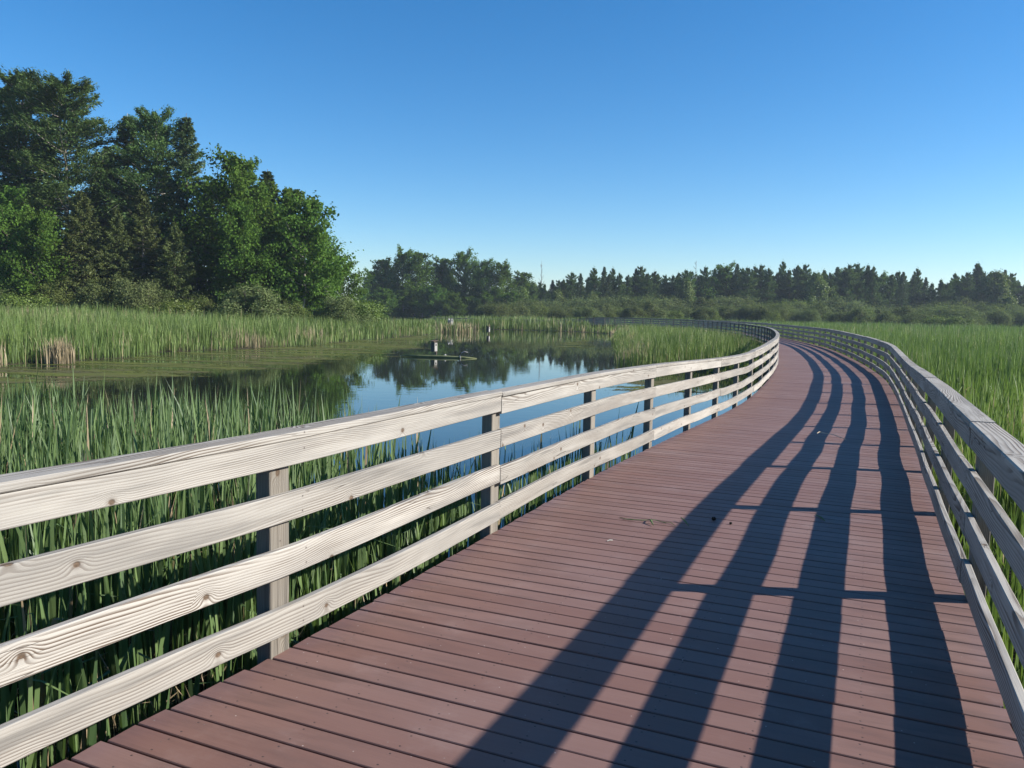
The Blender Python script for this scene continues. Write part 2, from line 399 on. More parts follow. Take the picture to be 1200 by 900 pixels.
CEN = spline(CTRL)
S = np.concatenate([[0], np.cumsum(np.linalg.norm(np.diff(CEN, axis=0), axis=1))])
TAN = np.gradient(CEN, axis=0); TAN /= np.linalg.norm(TAN, axis=1)[:, None]
DZ = np.interp(CEN[:, 1], [8, 10.5, 12.5, 15, 17.5, 21, 24, 35, 47, 60, 75, 95, 120], [0, -.05, -.1, -.17, -.2, -.14, -.07, -.02, .05, .08, .15, .22, .27])
DZ -= 0.62 * np.clip((14.0 - CEN[:, 0]) / 7.0, 0, 1) * (CEN[:, 1] > 100)
k_ = np.ones(31) / 31
DZ = np.convolve(np.pad(DZ, 15, mode='edge'), k_, 'valid')
def at(s):
    s = np.asarray(s, float)
    c = np.stack([np.interp(s, S, CEN[:, 0]), np.interp(s, S, CEN[:, 1]), np.interp(s, S, DZ)], -1)
    t = np.stack([np.interp(s, S, TAN[:, 0]), np.interp(s, S, TAN[:, 1]), np.zeros_like(s)], -1)
    t /= np.linalg.norm(t, axis=-1, keepdims=True)
    left = np.stack([-t[..., 1], t[..., 0], np.zeros_like(s)], -1)
    return c, t, left
S_END = S[-1] - 0.5

def hw(s, side):
    y = np.interp(s, S, CEN[:, 1])
    return np.where(side > 0, HW + 0.10 * np.clip((3.2 - y) / 1.2, 0, 2.0), HW + 0.05)

def deck():
    pitch = 0.1472; gap = 0.0105; th = 0.026
    n = int(S_END / pitch)
    s0 = np.arange(n) * pitch
    V = []; F4 = []; F6 = []; UV4 = []; UV6 = []; T4 = []; T6 = []
    prof = [(0, -th), (0, -.0035), (.0035, 0), (1, 0), (2, -.0035), (2, -th)]
    base = 0
    for i in range(n):
        ca, ta, la = at(s0[i] + gap / 2); cb, tb, lb = at(s0[i] + pitch - gap / 2)
        j = rng.normal(0, 0.0009); tint = rng.random(); ex = rng.normal(0, 0.004, 2)
        vs = []; us = []
        for side in (1, -1):
            a = ca + la * side * (hw(s0[i], side) + ex[0]); b = cb + lb * side * (hw(s0[i], side) + ex[1])
            d = (b - a) / np.linalg.norm(b - a); L = np.linalg.norm(b - a)
            for q, (k, z) in enumerate(prof):
                w = k if k < 1 else (L - .0035 if k == 1 else L)
                vs.append(a + d * w + np.array([0, 0, z + j])); us.append((HW - side * HW, 0.028 + w if True else 0))
        V += vs; m = 6
        for q in range(5):
            F4.append((base + q, base + q + 1, base + m + q + 1, base + m + q)); UV4.append((us[q], us[q + 1], us[m + q + 1], us[m + q])); T4.append(tint)
        F4.append((base + 5, base, base + m, base + m + 5)); UV4.append((us[5], us[0], us[m], us[m + 5])); T4.append(tint)
        F6.append(tuple(range(base + 5, base - 1, -1))); UV6.append(tuple(us[5::-1])); T6.append(tint)
        F6.append(tuple(range(base + m, base + 2 * m))); UV6.append(tuple(us[m:])); T6.append(tint)
        base += 2 * m
    V = np.array(V)
    # orientation: make the tops face up
    me = np_mesh('boardwalk', V, [np.array(F4)[:, ::-1], np.array(F6)[:, ::-1]], {'tint': T4 + T6},
                 np.vstack([np.array(UV4)[:, ::-1].reshape(-1, 2), np.array(UV6)[:, ::-1].reshape(-1, 2)]))
    o = obj('boardwalk', me, M_DECK)
    tag(o, 'reddish brown composite plank boardwalk curving away over the marsh', 'boardwalk', kind='structure')
    for off in (HW - 0.06, 0.5, -0.5, -(HW - 0.06)):
        b = Builder(); ss = np.arange(0, S_END, 0.6); c, t, l = at(ss)
        p = c + l * off; p[:, 2] -= 0.026 + 0.1225
        b.add_sweep(p, l, np.tile([0, 0, 1.0], (len(ss), 1)), chamfer(-.022, .022, -.12, .12, .003))
        b.build('stringer', M_BEAM, o)
    return o
deck()

STATION = 2.4
# a post stands at the station whose centre point is (1.31, 5.56)
sA = S[np.argmin(np.hypot(CEN[:, 0] - 1.31, CEN[:, 1] - 5.55))]
k0 = int(sA // STATION)
ST = np.arange(sA - k0 * STATION, S_END - 0.3, STATION)
ST = ST - 0.07; ST[k0 - 1] -= 0.10
RAILS = [(0.104, 0.244), (0.389, 0.529), (0.672, 0.812)]
FACE = (0.938, 1.0615)
CAP = (1.0625, 1.1005)

def railing(side, label):
    root_c, _, root_l = at(ST[k0]); p = root_c + root_l * side * (hw(ST[k0], side) + .045)
    root = empty('railing', tuple(p)); tag(root, label, 'railing')
    inv = -Vector(p)
    def put(b, name, mat, tint=False):
        o = b.build(name, mat, root)
        o.matrix_parent_inverse = Matrix.Translation(inv)
        return o
    r2 = np.random.default_rng(5 + (side > 0))
    for s in ST:
        c, t, l = at(s)
        q = c + l * side * (hw(s, side) + 0.0465); rz = math.atan2(t[1], t[0]) + r2.normal(0, 0.02)
        lx = np.array([math.cos(rz), math.sin(rz), 0]); ly = np.array([-math.sin(rz), math.cos(rz), 0])
        tilt = r2.normal(0, 0.006, 2)
        zb, zt = -1.5, c[2] + CAP[0] - 0.002
        b = Builder(); zz = np.linspace(zb, zt, 4)
        pts = np.array([[q[0] + tilt[0] * (z - c[2]) * 0.3, q[1] + tilt[1] * (z - c[2]) * 0.3, z] for z in zz])
        b.add_sweep(pts, np.tile(lx, (4, 1)), np.tile(ly, (4, 1)), chamfer(-.07, .07, -.0445, .0445, .005), u0=r2.random() * 20)
        put(b, 'post', M_POST)
    # joints at every second station, starting from the post next to the camera
    js = [s for i, s in enumerate(ST) if (i - k0) % 2 == 0]
    if js[0] > 0.5: js = [0.05] + js
    js = js + [S_END]
    def boards(name, z0, z1, d0, d1, mat, amp, ch):
        for a, bq in zip(js[:-1], js[1:]):
            if bq - a < 0.5: continue
            near = at(a)[0][1] < 40
            nn = 25 if near else 9
            ss = np.linspace(a + 0.0035, bq - 0.0035, nn); c, t, l = at(ss)
            x = np.linspace(0, 1, nn)
            w = lambda am: am * (r2.normal() * np.sin(PI * x) * .6 + r2.normal() * np.sin(2 * PI * x) * .7 + r2.normal() * np.sin(4 * PI * x + r2.normal()) * .35)
            ez = r2.normal(0, 0.006, 2); el = np.abs(r2.normal(0, 0.003, 2))
            dz = w(amp) + ez[0] * (1 - x) + ez[1] * x
            dl = np.abs(w(amp * 0.35)) + el[0] * (1 - x) + el[1] * x
            p = c + l * side * ((hw(ss, side) + (d0 + d1) / 2) - dl)[:, None]
            p[:, 2] += (z0 + z1) / 2 + dz
            roll = r2.normal(0, 0.012) + r2.normal(0, .012) * np.sin(PI * x)
            up = np.c_[l[:, :2] * np.sin(roll)[:, None], np.cos(roll)]
            b = Builder()
            b.add_sweep(p, l, up, chamfer(-(d1 - d0) / 2, (d1 - d0) / 2, -(z1 - z0) / 2, (z1 - z0) / 2, ch), u0=a + 0.003 - ST[k0])
            put(b, name, mat)
    for z0, z1 in RAILS:
        boards('rail', z0, z1, -0.039, -0.0005, M_RAIL, 0.0085, 0.004)
    boards('face_board', FACE[0], FACE[1], -0.039, -0.0005, M_RAIL, 0.0, 0.004)
    boards('top_cap', CAP[0], CAP[1], -0.046, 0.098, M_RAIL, 0.0015, 0.007)
    return root
railing(1, 'sunlit pale weathered wooden railing along the pond side of the boardwalk')
railing(-1, 'shaded grey wooden railing casting its shadow on the boardwalk')

# ------------------------------------------------------------------ land and water
CHANNEL = np.array([(-60, 11.0), (-60, 24), (-34, 28), (-26, 29.5), (-19.7, 32), (-17.8, 37.5), (-18.6, 42), (-16.4, 46.6), (-13.6, 54), (-12.6, 63), (-10.2, 74), (-8.4, 88),
                    (-9.6, 96), (-10.5, 108), (-8, 119), (0, 117.5), (6, 115), (11.3, 109), (12.8, 101), (11.6, 92), (9.3, 76), (8.4, 66), (6.6, 52),
                    (5.1, 39.5), (6.0, 36.5), (9.0, 34.6), (11.6, 33.3), (12.6, 33.0), (8.5, 22.5), (3, 8.7), (-0.2, 2.0), (-3.5, -6), (-60, -8)])
def inside(poly, x, y):
    x = np.asarray(x); y = np.asarray(y); c = np.zeros(x.shape, bool)
    j = len(poly) - 1
    for i in range(len(poly)):
        xi, yi = poly[i]; xj, yj = poly[j]
        m = ((yi > y) != (yj > y)) & (x < (xj - xi) * (y - yi) / (yj - yi + 1e-12) + xi)
        c ^= m; j = i
    return c
def seg_dist(poly, x, y):
    d = np.full(np.shape(x), 1e9)
    for i in range(len(poly)):
        a = poly[i]; b = poly[(i + 1) % len(poly)]; ab = b - a
        t = np.clip(((x - a[0]) * ab[0] + (y - a[1]) * ab[1]) / (ab @ ab), 0, 1)
        d = np.minimum(d, np.hypot(x - a[0] - t * ab[0], y - a[1] - t * ab[1]))
    return d
CS = CEN[::10]; TS = TAN[::10]
def deck_off(x, y):
    """signed lateral distance from the centre line (+ = right side) and distance"""
    x = np.asarray(x); y = np.asarray(y)
    out = np.empty(x.shape); 
    for a in range(0, len(x), 20000):
        dx = x[a:a + 20000, None] - CS[None, :, 0]; dy = y[a:a + 20000, None] - CS[None, :, 1]
        i = np.argmin(dx * dx + dy * dy, axis=1); r = np.arange(len(i))
        out[a:a + 20000] = dx[r, i] * TS[i, 1] - dy[r, i] * TS[i, 0]
    return out
def vnoise(x, y, sc, seed=0):
    """smooth value noise 0..1"""
    x = x / sc; y = y / sc
    xi = np.floor(x).astype(int); yi = np.floor(y).astype(int); fx = x - xi; fy = y - yi
    fx = fx * fx * (3 - 2 * fx); fy = fy * fy * (3 - 2 * fy)
    def h(a, b):
        v = np.sin(a * 127.1 + b * 311.7 + seed * 74.7) * 43758.5453
        return v - np.floor(v)
    return (h(xi, yi) * (1 - fx) + h(xi + 1, yi) * fx) * (1 - fy) + (h(xi, yi + 1) * (1 - fx) + h(xi + 1, yi + 1) * fx) * fy

def bank_rise(x, y):
    d = seg_dist(CHANNEL, x, y) * ~inside(CHANNEL, x, y)
    return np.where((x < -7) & (y > 24), np.clip((d - 1.0) * 0.042, 0, 0.85) * np.clip((100 - y) / 16, 0, 1), 0.0)

def land():
    gx = np.concatenate([[-2500, -900, -400, -200, -120], np.arange(-75, 76, 1.0), [120, 200, 400, 900, 2500]])
    gy = np.concatenate([[-2500, -900, -300, -100, -40], np.arange(-20, 151, 1.0), [180, 240, 400, 900, 2500]])
    X, Y = np.meshgrid(gx, gy); x = X.ravel(); y = Y.ravel()
    ins = inside(CHANNEL, x, y); d = seg_dist(CHANNEL, x, y)
    z = np.where(ins, -0.76 - 0.5 * np.clip(d / 1.5, 0, 1), -0.735 + 0.05 * np.clip(d / 2.0, 0, 1) + 0.04 * (vnoise(x, y, 3.0) - 0.5) * np.clip(d, 0, 1))
    z = z + bank_rise(x, y)
    V = np.c_[x, y, z]; nx = len(gx); ny = len(gy)
    i, j = np.meshgrid(np.arange(nx - 1), np.arange(ny - 1)); a = (j * nx + i).ravel()
    o = obj('ground', np_mesh('ground', V, np.c_[a, a + 1, a + nx + 1, a + nx], smooth=True), M_GROUND)
    tag(o, 'dark wet marsh ground under the reeds', 'ground', kind='structure')
    w = np.array([(-140, -40, WATER_Z), (60, -40, WATER_Z), (60, 170, WATER_Z), (-140, 170, WATER_Z)])
    o = obj('water', np_mesh('water', w, np.array([[0, 1, 2, 3]])), M_WATER)
    tag(o, 'still blue pond reflecting the trees and sky', 'water', kind='structure')
land()

# ------------------------------------------------------------------ reeds
def blades(name, x, y, z, L, W, nseg, lean, mat, tint, label, seed=1):
    r = np.random.default_rng(seed); n = len(x)
    az = r.random(n) * 2 * PI; ori = r.random(n) * PI; tw = r.normal(0, 0.7, n)
    ln = np.abs(r.normal(0, lean, n)) + 0.02
    V = np.empty((n, 2 * nseg + 1, 3), np.float32)
    T = np.linspace(0, 1, nseg + 1)
    kink = (r.random(n) < 0.11) & (nseg > 2); kt = r.uniform(.55, .85, n)
    for q, t in enumerate(T):
        off = L * ln * t ** 2.2
        cx = x + np.cos(az) * off; cy = y + np.sin(az) * off; cz = z + L * t * (1 - 0.35 * ln * t)
        ex = np.where(kink & (t > kt), (t - kt) * L, 0)
        cx = cx + np.cos(az) * ex * .8; cy = cy + np.sin(az) * ex * .8; cz = cz - ex * 1.2
        if q < nseg:
            w = W * 0.5 * (0.75 + 0.25 * min(1, t * 3)) * (1 - t ** 3.2)
            a = ori + tw * t
            V[:, 2 * q, 0] = cx - np.cos(a) * w; V[:, 2 * q, 1] = cy - np.sin(a) * w; V[:, 2 * q, 2] = cz
            V[:, 2 * q + 1, 0] = cx + np.cos(a) * w; V[:, 2 * q + 1, 1] = cy + np.sin(a) * w; V[:, 2 * q + 1, 2] = cz
        else:
            V[:, 2 * q, 0] = cx; V[:, 2 * q, 1] = cy; V[:, 2 * q, 2] = cz
    b = np.arange(n)[:, None] * (2 * nseg + 1)
    quads = [np.hstack([b + 2 * q, b + 2 * q + 1, b + 2 * q + 3, b + 2 * q + 2]) for q in range(nseg - 1)]
    tri = np.hstack([b + 2 * nseg - 2, b + 2 * nseg - 1, b + 2 * nseg])
    Q = np.vstack(quads)
    me = np_mesh(name, V.reshape(-1, 3), [Q, tri], {'tint': np.concatenate([np.tile(tint, nseg - 1), tint])})
    o = obj(name, me, mat)
    tag(o, label, 'reeds', kind='stuff')
    return o

def scatter(x0, x1, y0, y1, dens):
    n = int((x1 - x0) * (y1 - y0) * dens)
    return rng.uniform(x0, x1, n), rng.uniform(y0, y1, n)

def in_view(x, y, m=0.12):
    return (np.abs(x) < y * (0.638 + m) + 3.5)

# left reeds beside the deck
LEFTP = np.array([(-16, -1.5), (-15, 11.5), (-9, 11.0), (-5, 10.9), (-3.0, 10.6), (-2.1, 9.5), (-1.3, 8.6), (-0.4, 7.9), (0.35, 7.4), (-0.5, 5.2), (-1.8, 2.5), (-3.5, -1.5)])
SPARSE = np.array([(-2.2, 9.4), (-0.9, 10.6), (1.2, 11.6), (2.2, 11.6), (0.3, 7.0), (-0.6, 7.2)])
x, y = scatter(-16, 3, -2, 12, 165)
off = deck_off(x, y)
dens = np.where(inside(LEFTP, x, y), 1.0, np.where(inside(SPARSE, x, y), 0.10, 0.0))
edged = np.where(inside(LEFTP, x, y), np.clip(seg_dist(LEFTP, x, y) / 0.8, 0.25, 1), 1)
strip = (off > -(HW + 1.25)) & (y > 6) & (y < 14.5)      # low fringe along the deck
dens = np.maximum(dens, np.where(strip, np.clip((15 - y) / 12, .05, .5), 0))
clump = np.clip(vnoise(x, y, 0.55, 3) * 1.6 - 0.1, 0.1, 1)
keep = (off < -(HW + 0.14)) & (rng.random(len(x)) < dens * edged * clump) & in_view(x, y, 0.2)
x, y, off = x[keep], y[keep], off[keep]
n = len(x); near = np.clip((-off - HW) / 1.6, 0, 1)
L = (1.46 + 0.26 * (vnoise(x, y, 1.3) - .5)) * rng.normal(1, 0.10, n) * (0.58 + 0.42 * near)
sp = ~inside(LEFTP, x, y); L[sp] *= np.where(off[sp] > -(HW + 1.25), rng.uniform(0.40, 0.95, sp.sum()), rng.uniform(0.5, 0.85, sp.sum()))
L += (rng.random(n) < 0.03) * 0.18
tint = np.clip(rng.normal(0.42, 0.22, n) + 0.3 * (vnoise(x, y, 0.9, 5) - .5), 0, 0.94); tint[rng.random(n) < 0.035] = 0.98
blades('cattails', x, y, np.full(n, WATER_Z - 0.05), L, rng.uniform(.019, .040, n), 5, 0.09, M_CATTAIL, tint, 'dense green cattails standing in the water left of the near railing')
# dead low litter between them
x, y = scatter(-8, 1, 0, 9, 70); off = deck_off(x, y)
keep = (off < -(HW + 0.1)) & (inside(LEFTP, x, y)) & (vnoise(x, y, .8, 9) > .45); x, y = x[keep], y[keep]; n = len(x)
blades('dead_stalks', x, y, np.full(n, WATER_Z - 0.02), rng.uniform(.25, .75, n), rng.uniform(.008, .016, n), 4, 0.5, M_CATTAIL, np.full(n, .98), 'tan dead stalks lying low among the near left cattails')

# all the marsh beyond, in rings of distance
def marsh():
    buckets = {'right': [], 'left': [], 'mid': []}
    rings = [(0, 13, 140, (.018, .036), 5), (13, 30, 95, (.020, .036), 4), (30, 60, 52, (.020, .034), 3), (60, 100, 24, (.030, .055), 3), (100, 165, 10, (.055, .10), 3)]
    for r0, r1, dn, wr, seg in rings:
        ymin = -7 if r0 == 0 else 0
        x, y = scatter(-min(r1, 90), min(r1, 125), ymin, min(r1, 152), dn)
        d = np.hypot(x, y); k = (d >= r0) & (d < r1) & in_view(x, y); x, y = x[k], y[k]
        if r0 == 0:
            k = x < 11; x, y = x[k], y[k]
        ch = inside(CHANNEL, x, y)
        off = deck_off(x, y)
        k = (~ch) & (np.abs(off) > HW + 0.16)
        k &= (y < 150) & ~((x < -14) & (y > 84))
        k &= rng.random(len(x)) < np.clip(vnoise(x, y, 1.1 + r0 * .03, 4) * 1.5 + .15, .2, 1)
        x, y, off = x[k], y[k], off[k]
        g = (off > 0) & (rng.random(len(x)) > np.clip(vnoise(x, y, .75 + r0 * .02, 41) * 2.6 - .45, .10, 1)); x, y, off = x[~g], y[~g], off[~g]
        de = seg_dist(CHANNEL, x, y)
        n = len(x)
        L = (1.50 + 0.5 * (vnoise(x, y, 3.5, 2) - .5) + .3 * (vnoise(x, y, 11, 8) - .5)) * rng.normal(1, 0.09, n)
        dd = np.abs(off) - HW
        right = off > 0
        # close to the right railing the reeds stay under the line of the sun
        topz = np.where(right & (dd < 3.2), 0.0 + 0.44 * dd + 0.02, 9)
        L = np.minimum(L, np.maximum(0.25, topz - WATER_Z) * rng.uniform(.86, 1.0, n))
        L = np.where(right, L * (1 + .30 * np.clip((np.hypot(x, y) - 35) / 60, 0, 1)), L)
        lb = (~right) & (x < -7)
        L = np.where((~right) & (dd < 1.2), L * .75, L)
        L = np.where((~right) & ~lb, L * np.where((y > 96) & (x < 11), 1.25, 0.98), L)
        L = np.where(~right, L * np.clip(.42 + .30 * de * rng.uniform(.6, 1.4, n), .42, 1), L)
        tint = np.clip(rng.normal(0.50, 0.2, n) + .40 * (vnoise(x, y, 1.6, 6) - .5) + .45 * (vnoise(x, y, 9, 16) - .5), 0, .93)
        tint[rng.random(n) < 0.02 + 0.22 * np.clip(vnoise(x, y, 7, 33) * 2.4 - 1.5, 0, 1)] = .98
        edge = (de < 1.6) & (rng.random(n) < (0.05 + 0.75 * (vnoise(x, y, 3.1, 12) > np.where(lb, .72, .80))))
        tint[edge & ~right] = .98; L = np.where(edge & ~right, np.maximum(L, .55), L)
        for key, m in (('right', right), ('left', lb), ('mid', (~right) & ~lb)):
            if m.any(): buckets[key].append((seg, x[m], y[m], L[m], rng.uniform(*wr, m.sum()), tint[m]))
    lab = {'right': 'broad bright green cattail marsh right of the boardwalk', 'left': 'green reed bank across the pond below the tall trees', 'mid': 'cattail bed between the pond and the bend of the boardwalk'}
    for key, lst in buckets.items():
        # one mesh per bed: pieces with different segment counts are joined by resampling to the same count
        segm = 5 if key == 'right' else 3
        for grp in (lst,):
            xs = np.concatenate([g[1] for g in grp]); ys = np.concatenate([g[2] for g in grp]); Ls = np.concatenate([g[3] for g in grp])
            Ws = np.concatenate([g[4] for g in grp]); Ts = np.concatenate([g[5] for g in grp])
            blades('cattails', xs, ys, -0.76 + bank_rise(xs, ys), Ls, Ws, 4 if key == 'right' else 3, 0.085, {'left': M_REED_EDGE, 'right': M_MARSH, 'mid': M_MARSH}[key], Ts, lab[key], seed=len(xs))
marsh()

# ------------------------------------------------------------------ floating weed
def weed(name, poly, mat, label, step=0.5, z=WATER_Z + 0.004):
    poly = np.array(poly, float)
    x0, y0 = poly.min(0); x1, y1 = poly.max(0)
    gx = np.arange(x0, x1 + step, step); gy = np.arange(y0, y1 + step, step)
    X, Y = np.meshgrid(gx, gy); nx = len(gx)
    i, j = np.meshgrid(np.arange(nx - 1), np.arange(len(gy) - 1)); a = (j * nx + i).ravel()
    F = np.c_[a, a + 1, a + nx + 1, a + nx]
    x = X.ravel(); y = Y.ravel(); cx = x[F].mean(1); cy = y[F].mean(1)
    ins = inside(poly, cx, cy); F = F[ins]
    d = seg_dist(poly, x, y) * np.where(inside(poly, x, y), 1, -1)
    cov = np.clip(d / 2.2, -1, 1)
    me = np_mesh(name, np.c_[x, y, np.full(len(x), z)], F)
    at_ = me.attributes.new('cover', 'FLOAT', 'POINT'); at_.data.foreach_set('value', cov.astype(np.float32))
    o = obj(name, me, mat); tag(o, label, 'duckweed', kind='stuff')
weed('duckweed', [(-42, 22), (-24, 20.5), (-16, 22), (-12.5, 25), (-10, 29), (-8.6, 33), (-7.4, 37), (-7.2, 43), (-5.6, 49), (-4.4, 52), (-4.6, 57), (-6.6, 64), (-6.5, 74), (-7.3, 88), (-9, 92), (-14.5, 60), (-18.5, 44), (-20.5, 33.5), (-27, 30.5), (-42, 30)],
     M_WEED, 'olive duckweed skin along the left reed bank')
weed('duckweed', [(-8.2, 43.0), (-6.4, 41.2), (-4.2, 41.4), (-2.2, 42.4), (-2.6, 43.6), (-5.0, 44.4), (-7.4, 44.4)], M_WEED, 'narrow green streak of weed below the nest box', 0.3)
weed('duckweed', [(2.2, 25.5), (4.2, 23.8), (6.8, 25.5), (8.6, 29.5), (8.2, 33.5), (5.4, 34.5), (3.4, 31)], M_WEED_THIN, 'olive weed patch on the water behind the railing')
weed('duckweed', [(2.0, 60), (5.5, 58), (7.6, 66), (9, 78), (6.0, 80), (3.0, 70)], M_WEED_THIN, 'faint weed patch on the far reach of the pond')

# ------------------------------------------------------------------ trees
def leaf_quads(P, size, nrm_bias, r, aspect=1.0, tint=None, dirs=None, out=None):
    """one quad per point; random orientation (biased), returns V,F,tint"""
    n = len(P)
    nrm = r.normal(0, 1, (n, 3))
    if out is None: nrm[:, 2] = np.abs(nrm[:, 2]) + nrm_bias
    else: nrm = nrm * .62 + out * .75 + np.array([0, 0, nrm_bias])
    nrm /= np.linalg.norm(nrm, axis=1)[:, None]
    ref = r.normal(0, 1, (n, 3)) if dirs is None else dirs + r.normal(0, .25, (n, 3))
    a = ref - (ref * nrm).sum(1)[:, None] * nrm; a /= np.linalg.norm(a, axis=1)[:, None] + 1e-9
    b = np.cross(nrm, a)
    s = (size * r.uniform(.6, 1.3, n))[:, None] * .5
    V = np.stack([P - a * s, P - b * s * aspect * .8, P + a * s * 1.15, P + b * s * aspect], 1).reshape(-1, 3)
    F = np.arange(n * 4).reshape(n, 4)
    return V, F

def mk_crown(name, P, size, bias, r, mat, aspect=1.0, tint=None, dirs=None, out=None):
    V, F = leaf_quads(P, size, bias, r, aspect, dirs=dirs, out=out)
    if tint is None: tint = r.random(len(P)) * .94
    return np_mesh(name, V, F, {'tint': tint}), mat

def broadleaf(seed, h, rad, base=0.12, n_clump=120, leaf=0.34, per=60, mat=None, bark=None, top=1.0, stems=1, lean=0.0, skew=0.42):
    """leafy tree: lobed crown from clumps carried by limbs"""
    r = np.random.default_rng(seed)
    b = Builder()
    cl = []
    nl = 28                                    # big lobes give the outline its bumps
    lobes = []
    for i in range(nl):
        t = base + (1 - base) * (0.10 + 0.80 * (i + r.random()) / nl)
        prof = math.sin(PI * min(1, max(0, (t - base) / (1 - base))) ** skew * 0.97 + 0.02) ** 0.75
        a = i * 2.4 + r.normal(0, .4); q = rad * prof * r.uniform(.38, .95)
        lobes.append((np.array([math.cos(a) * q, math.sin(a) * q, t * h]), rad * r.uniform(.13, .31) * (0.6 + 0.4 * prof)))
    for q_ in range(4):
        a = r.random() * 6.28; lobes.append((np.array([math.cos(a) * rad * r.uniform(.1, .45), math.sin(a) * rad * r.uniform(.1, .45), h * r.uniform(.78, .93)]), rad * r.uniform(.12, .22)))
    lobes.append((np.array([0, 0, h * .62]), rad * .45)); lobes.append((np.array([0, 0, h * .38]), rad * .5))
    while len(cl) < n_clump:
        c, q = lobes[r.integers(len(lobes))]
        d = r.normal(0, 1, 3); d /= np.linalg.norm(d); d[2] = d[2] * 1.55
        p = c + d * q * (r.uniform(.55, 1.05) if r.random() < .88 else r.uniform(1.05, 1.18))
        if p[2] < base * h * .7 or p[2] > h * top: continue
        cl.append(p)
    cl = np.array(cl)
    P = []; T = []; O = []
    for c in cl:
        s = rad * r.uniform(.06, .16); k = int(per * r.uniform(.6, 1.3))
        q = r.normal(0, 1, (k, 3)) * np.array([s, s, s * .95]); q[:, 2] -= 0.20 * (q[:, 0] ** 2 + q[:, 1] ** 2) / s
        oo = q / s; oo /= np.linalg.norm(oo, axis=1)[:, None] + 1e-6; cc = np.array([c[0], c[1], (c[2] - .5 * h) * .6]); O.append(oo + .45 * cc / (np.linalg.norm(cc) + 1e-6))
        P.append(c + q); T.append(np.clip(r.normal(.5, .2, k) + r.normal(0, .18), 0, .92))
    P = np.vstack(P); T = np.concatenate(T); T[r.random(len(T)) < .02] = .97
    for st in range(stems):
        a0 = r.random() * 2 * PI; sp = 0 if stems == 1 else rad * .14
        bx, by = math.cos(a0) * sp, math.sin(a0) * sp
        z = np.linspace(0, h * .88, 9); wob = np.cumsum(r.normal(0, .012 * h, (9, 2)), axis=0) * (z / h)[:, None]
        tr = np.c_[bx * (1 + 2 * z / h) + wob[:, 0], by * (1 + 2 * z / h) + wob[:, 1], z]
        b.tube(tr, (h * .016 / stems ** .5) * (1 - z / h * .92) + .012, 7)
        for c in cl[r.permutation(len(cl))[:16 if stems == 1 else 6]]:
            zz = max(base * h * .8, c[2] - np.hypot(c[0], c[1]) * r.uniform(.5, 1.0)); zz = min(zz, h * .8)
            s0 = np.array([np.interp(zz, z, tr[:, 0]), np.interp(zz, z, tr[:, 1]), zz])
            mid = s0 * .5 + c * .5 + np.array([0, 0, .04 * h])
            b.tube([s0, mid, c], np.array([.006, .004, .0015]) * h, 5)
    crown, m = mk_crown('crown', P, leaf, .30, r, mat, .9, T, out=np.vstack(O))
    return b, crown, m, bark

def pine(seed, h, rad, mat, bark, base=.22, whorl=0.95, per=75, irr=.35, size=.36, peak=.38, tip=(.84, .56, .16)):
    """white pine: horizontal plates of needles on long uneven limbs"""
    r = np.random.default_rng(seed); b = Builder(); P = []; T = []; D = []
    z = np.linspace(0, h, 10); wob = np.cumsum(r.normal(0, .004 * h, (10, 2)), axis=0)
    tr = np.c_[wob, z]; b.tube(tr, h * .0155 * (1 - z / h * .95) + .012, 7)
    zz = base * h
    while zz < h * .985:
        t = (zz / h - base) / (1 - base)
        prof = np.interp(t, [0, .12, peak, .72, .9, 1], [.45, .75, 1.0, *tip])
        k = r.integers(3, 6)
        a0 = r.random() * 2 * PI
        for i in range(k):
            a = a0 + i * 2 * PI / k + r.normal(0, .25)
            L = rad * prof * np.clip(r.normal(.85, irr), .25, 1.3)
            s0 = np.array([np.interp(zz, z, tr[:, 0]), np.interp(zz, z, tr[:, 1]), zz])
            rise = np.interp(t, [0, .4, .8, 1], [-.05, .10, .22, .5]) + r.normal(0, .08)
            u = np.array([math.cos(a), math.sin(a), 0])
            q = np.linspace(0, 1, 5)[:, None]
            pts = s0 + u * L * q + np.array([0, 0, 1.0]) * L * (rise * q + .16 * q ** 2.5)
            b.tube(pts, .0042 * h * (1 - .85 * q[:, 0]) * (0.4 + .6 * prof), 4)
            m = int(per * (0.42 + .58 * L / rad) * r.uniform(.7, 1.25))
            f = r.beta(2.0, 1.1, m) * .95 + .08
            side = r.normal(0, .20, m) * L * (1.1 - .55 * f)
            w = np.array([-u[1], u[0], 0])
            pz = np.stack([np.interp(f, q[:, 0], pts[:, c]) for c in range(3)], 1)
            pp = pz + w * side[:, None] + np.array([0, 0, 1.0]) * (r.normal(.10, .16, m) + np.abs(side) * .10)[:, None]
            P.append(pp); T.append(np.clip(r.normal(.45, .18, m) + r.normal(0, .15), 0, .92)); D.append(np.tile(u + np.array([0, 0, .5]), (m, 1)))
        zz += whorl * r.uniform(.6, 1.35) * (1 - .45 * t)
    top = r.normal(0, .25, (40, 3)) * np.array([1, 1, 2.0]) + np.array([tr[-1, 0], tr[-1, 1], h * .985]); P.append(top); T.append(r.random(40) * .8); D.append(np.tile([0, 0, 1.0], (40, 1)))
    P = np.vstack(P); T = np.concatenate(T); T[r.random(len(T)) < .03] = .97
    crown, m = mk_crown('crown', P, size, .5, r, mat, .34, T, np.vstack(D))
    return b, crown, m, bark

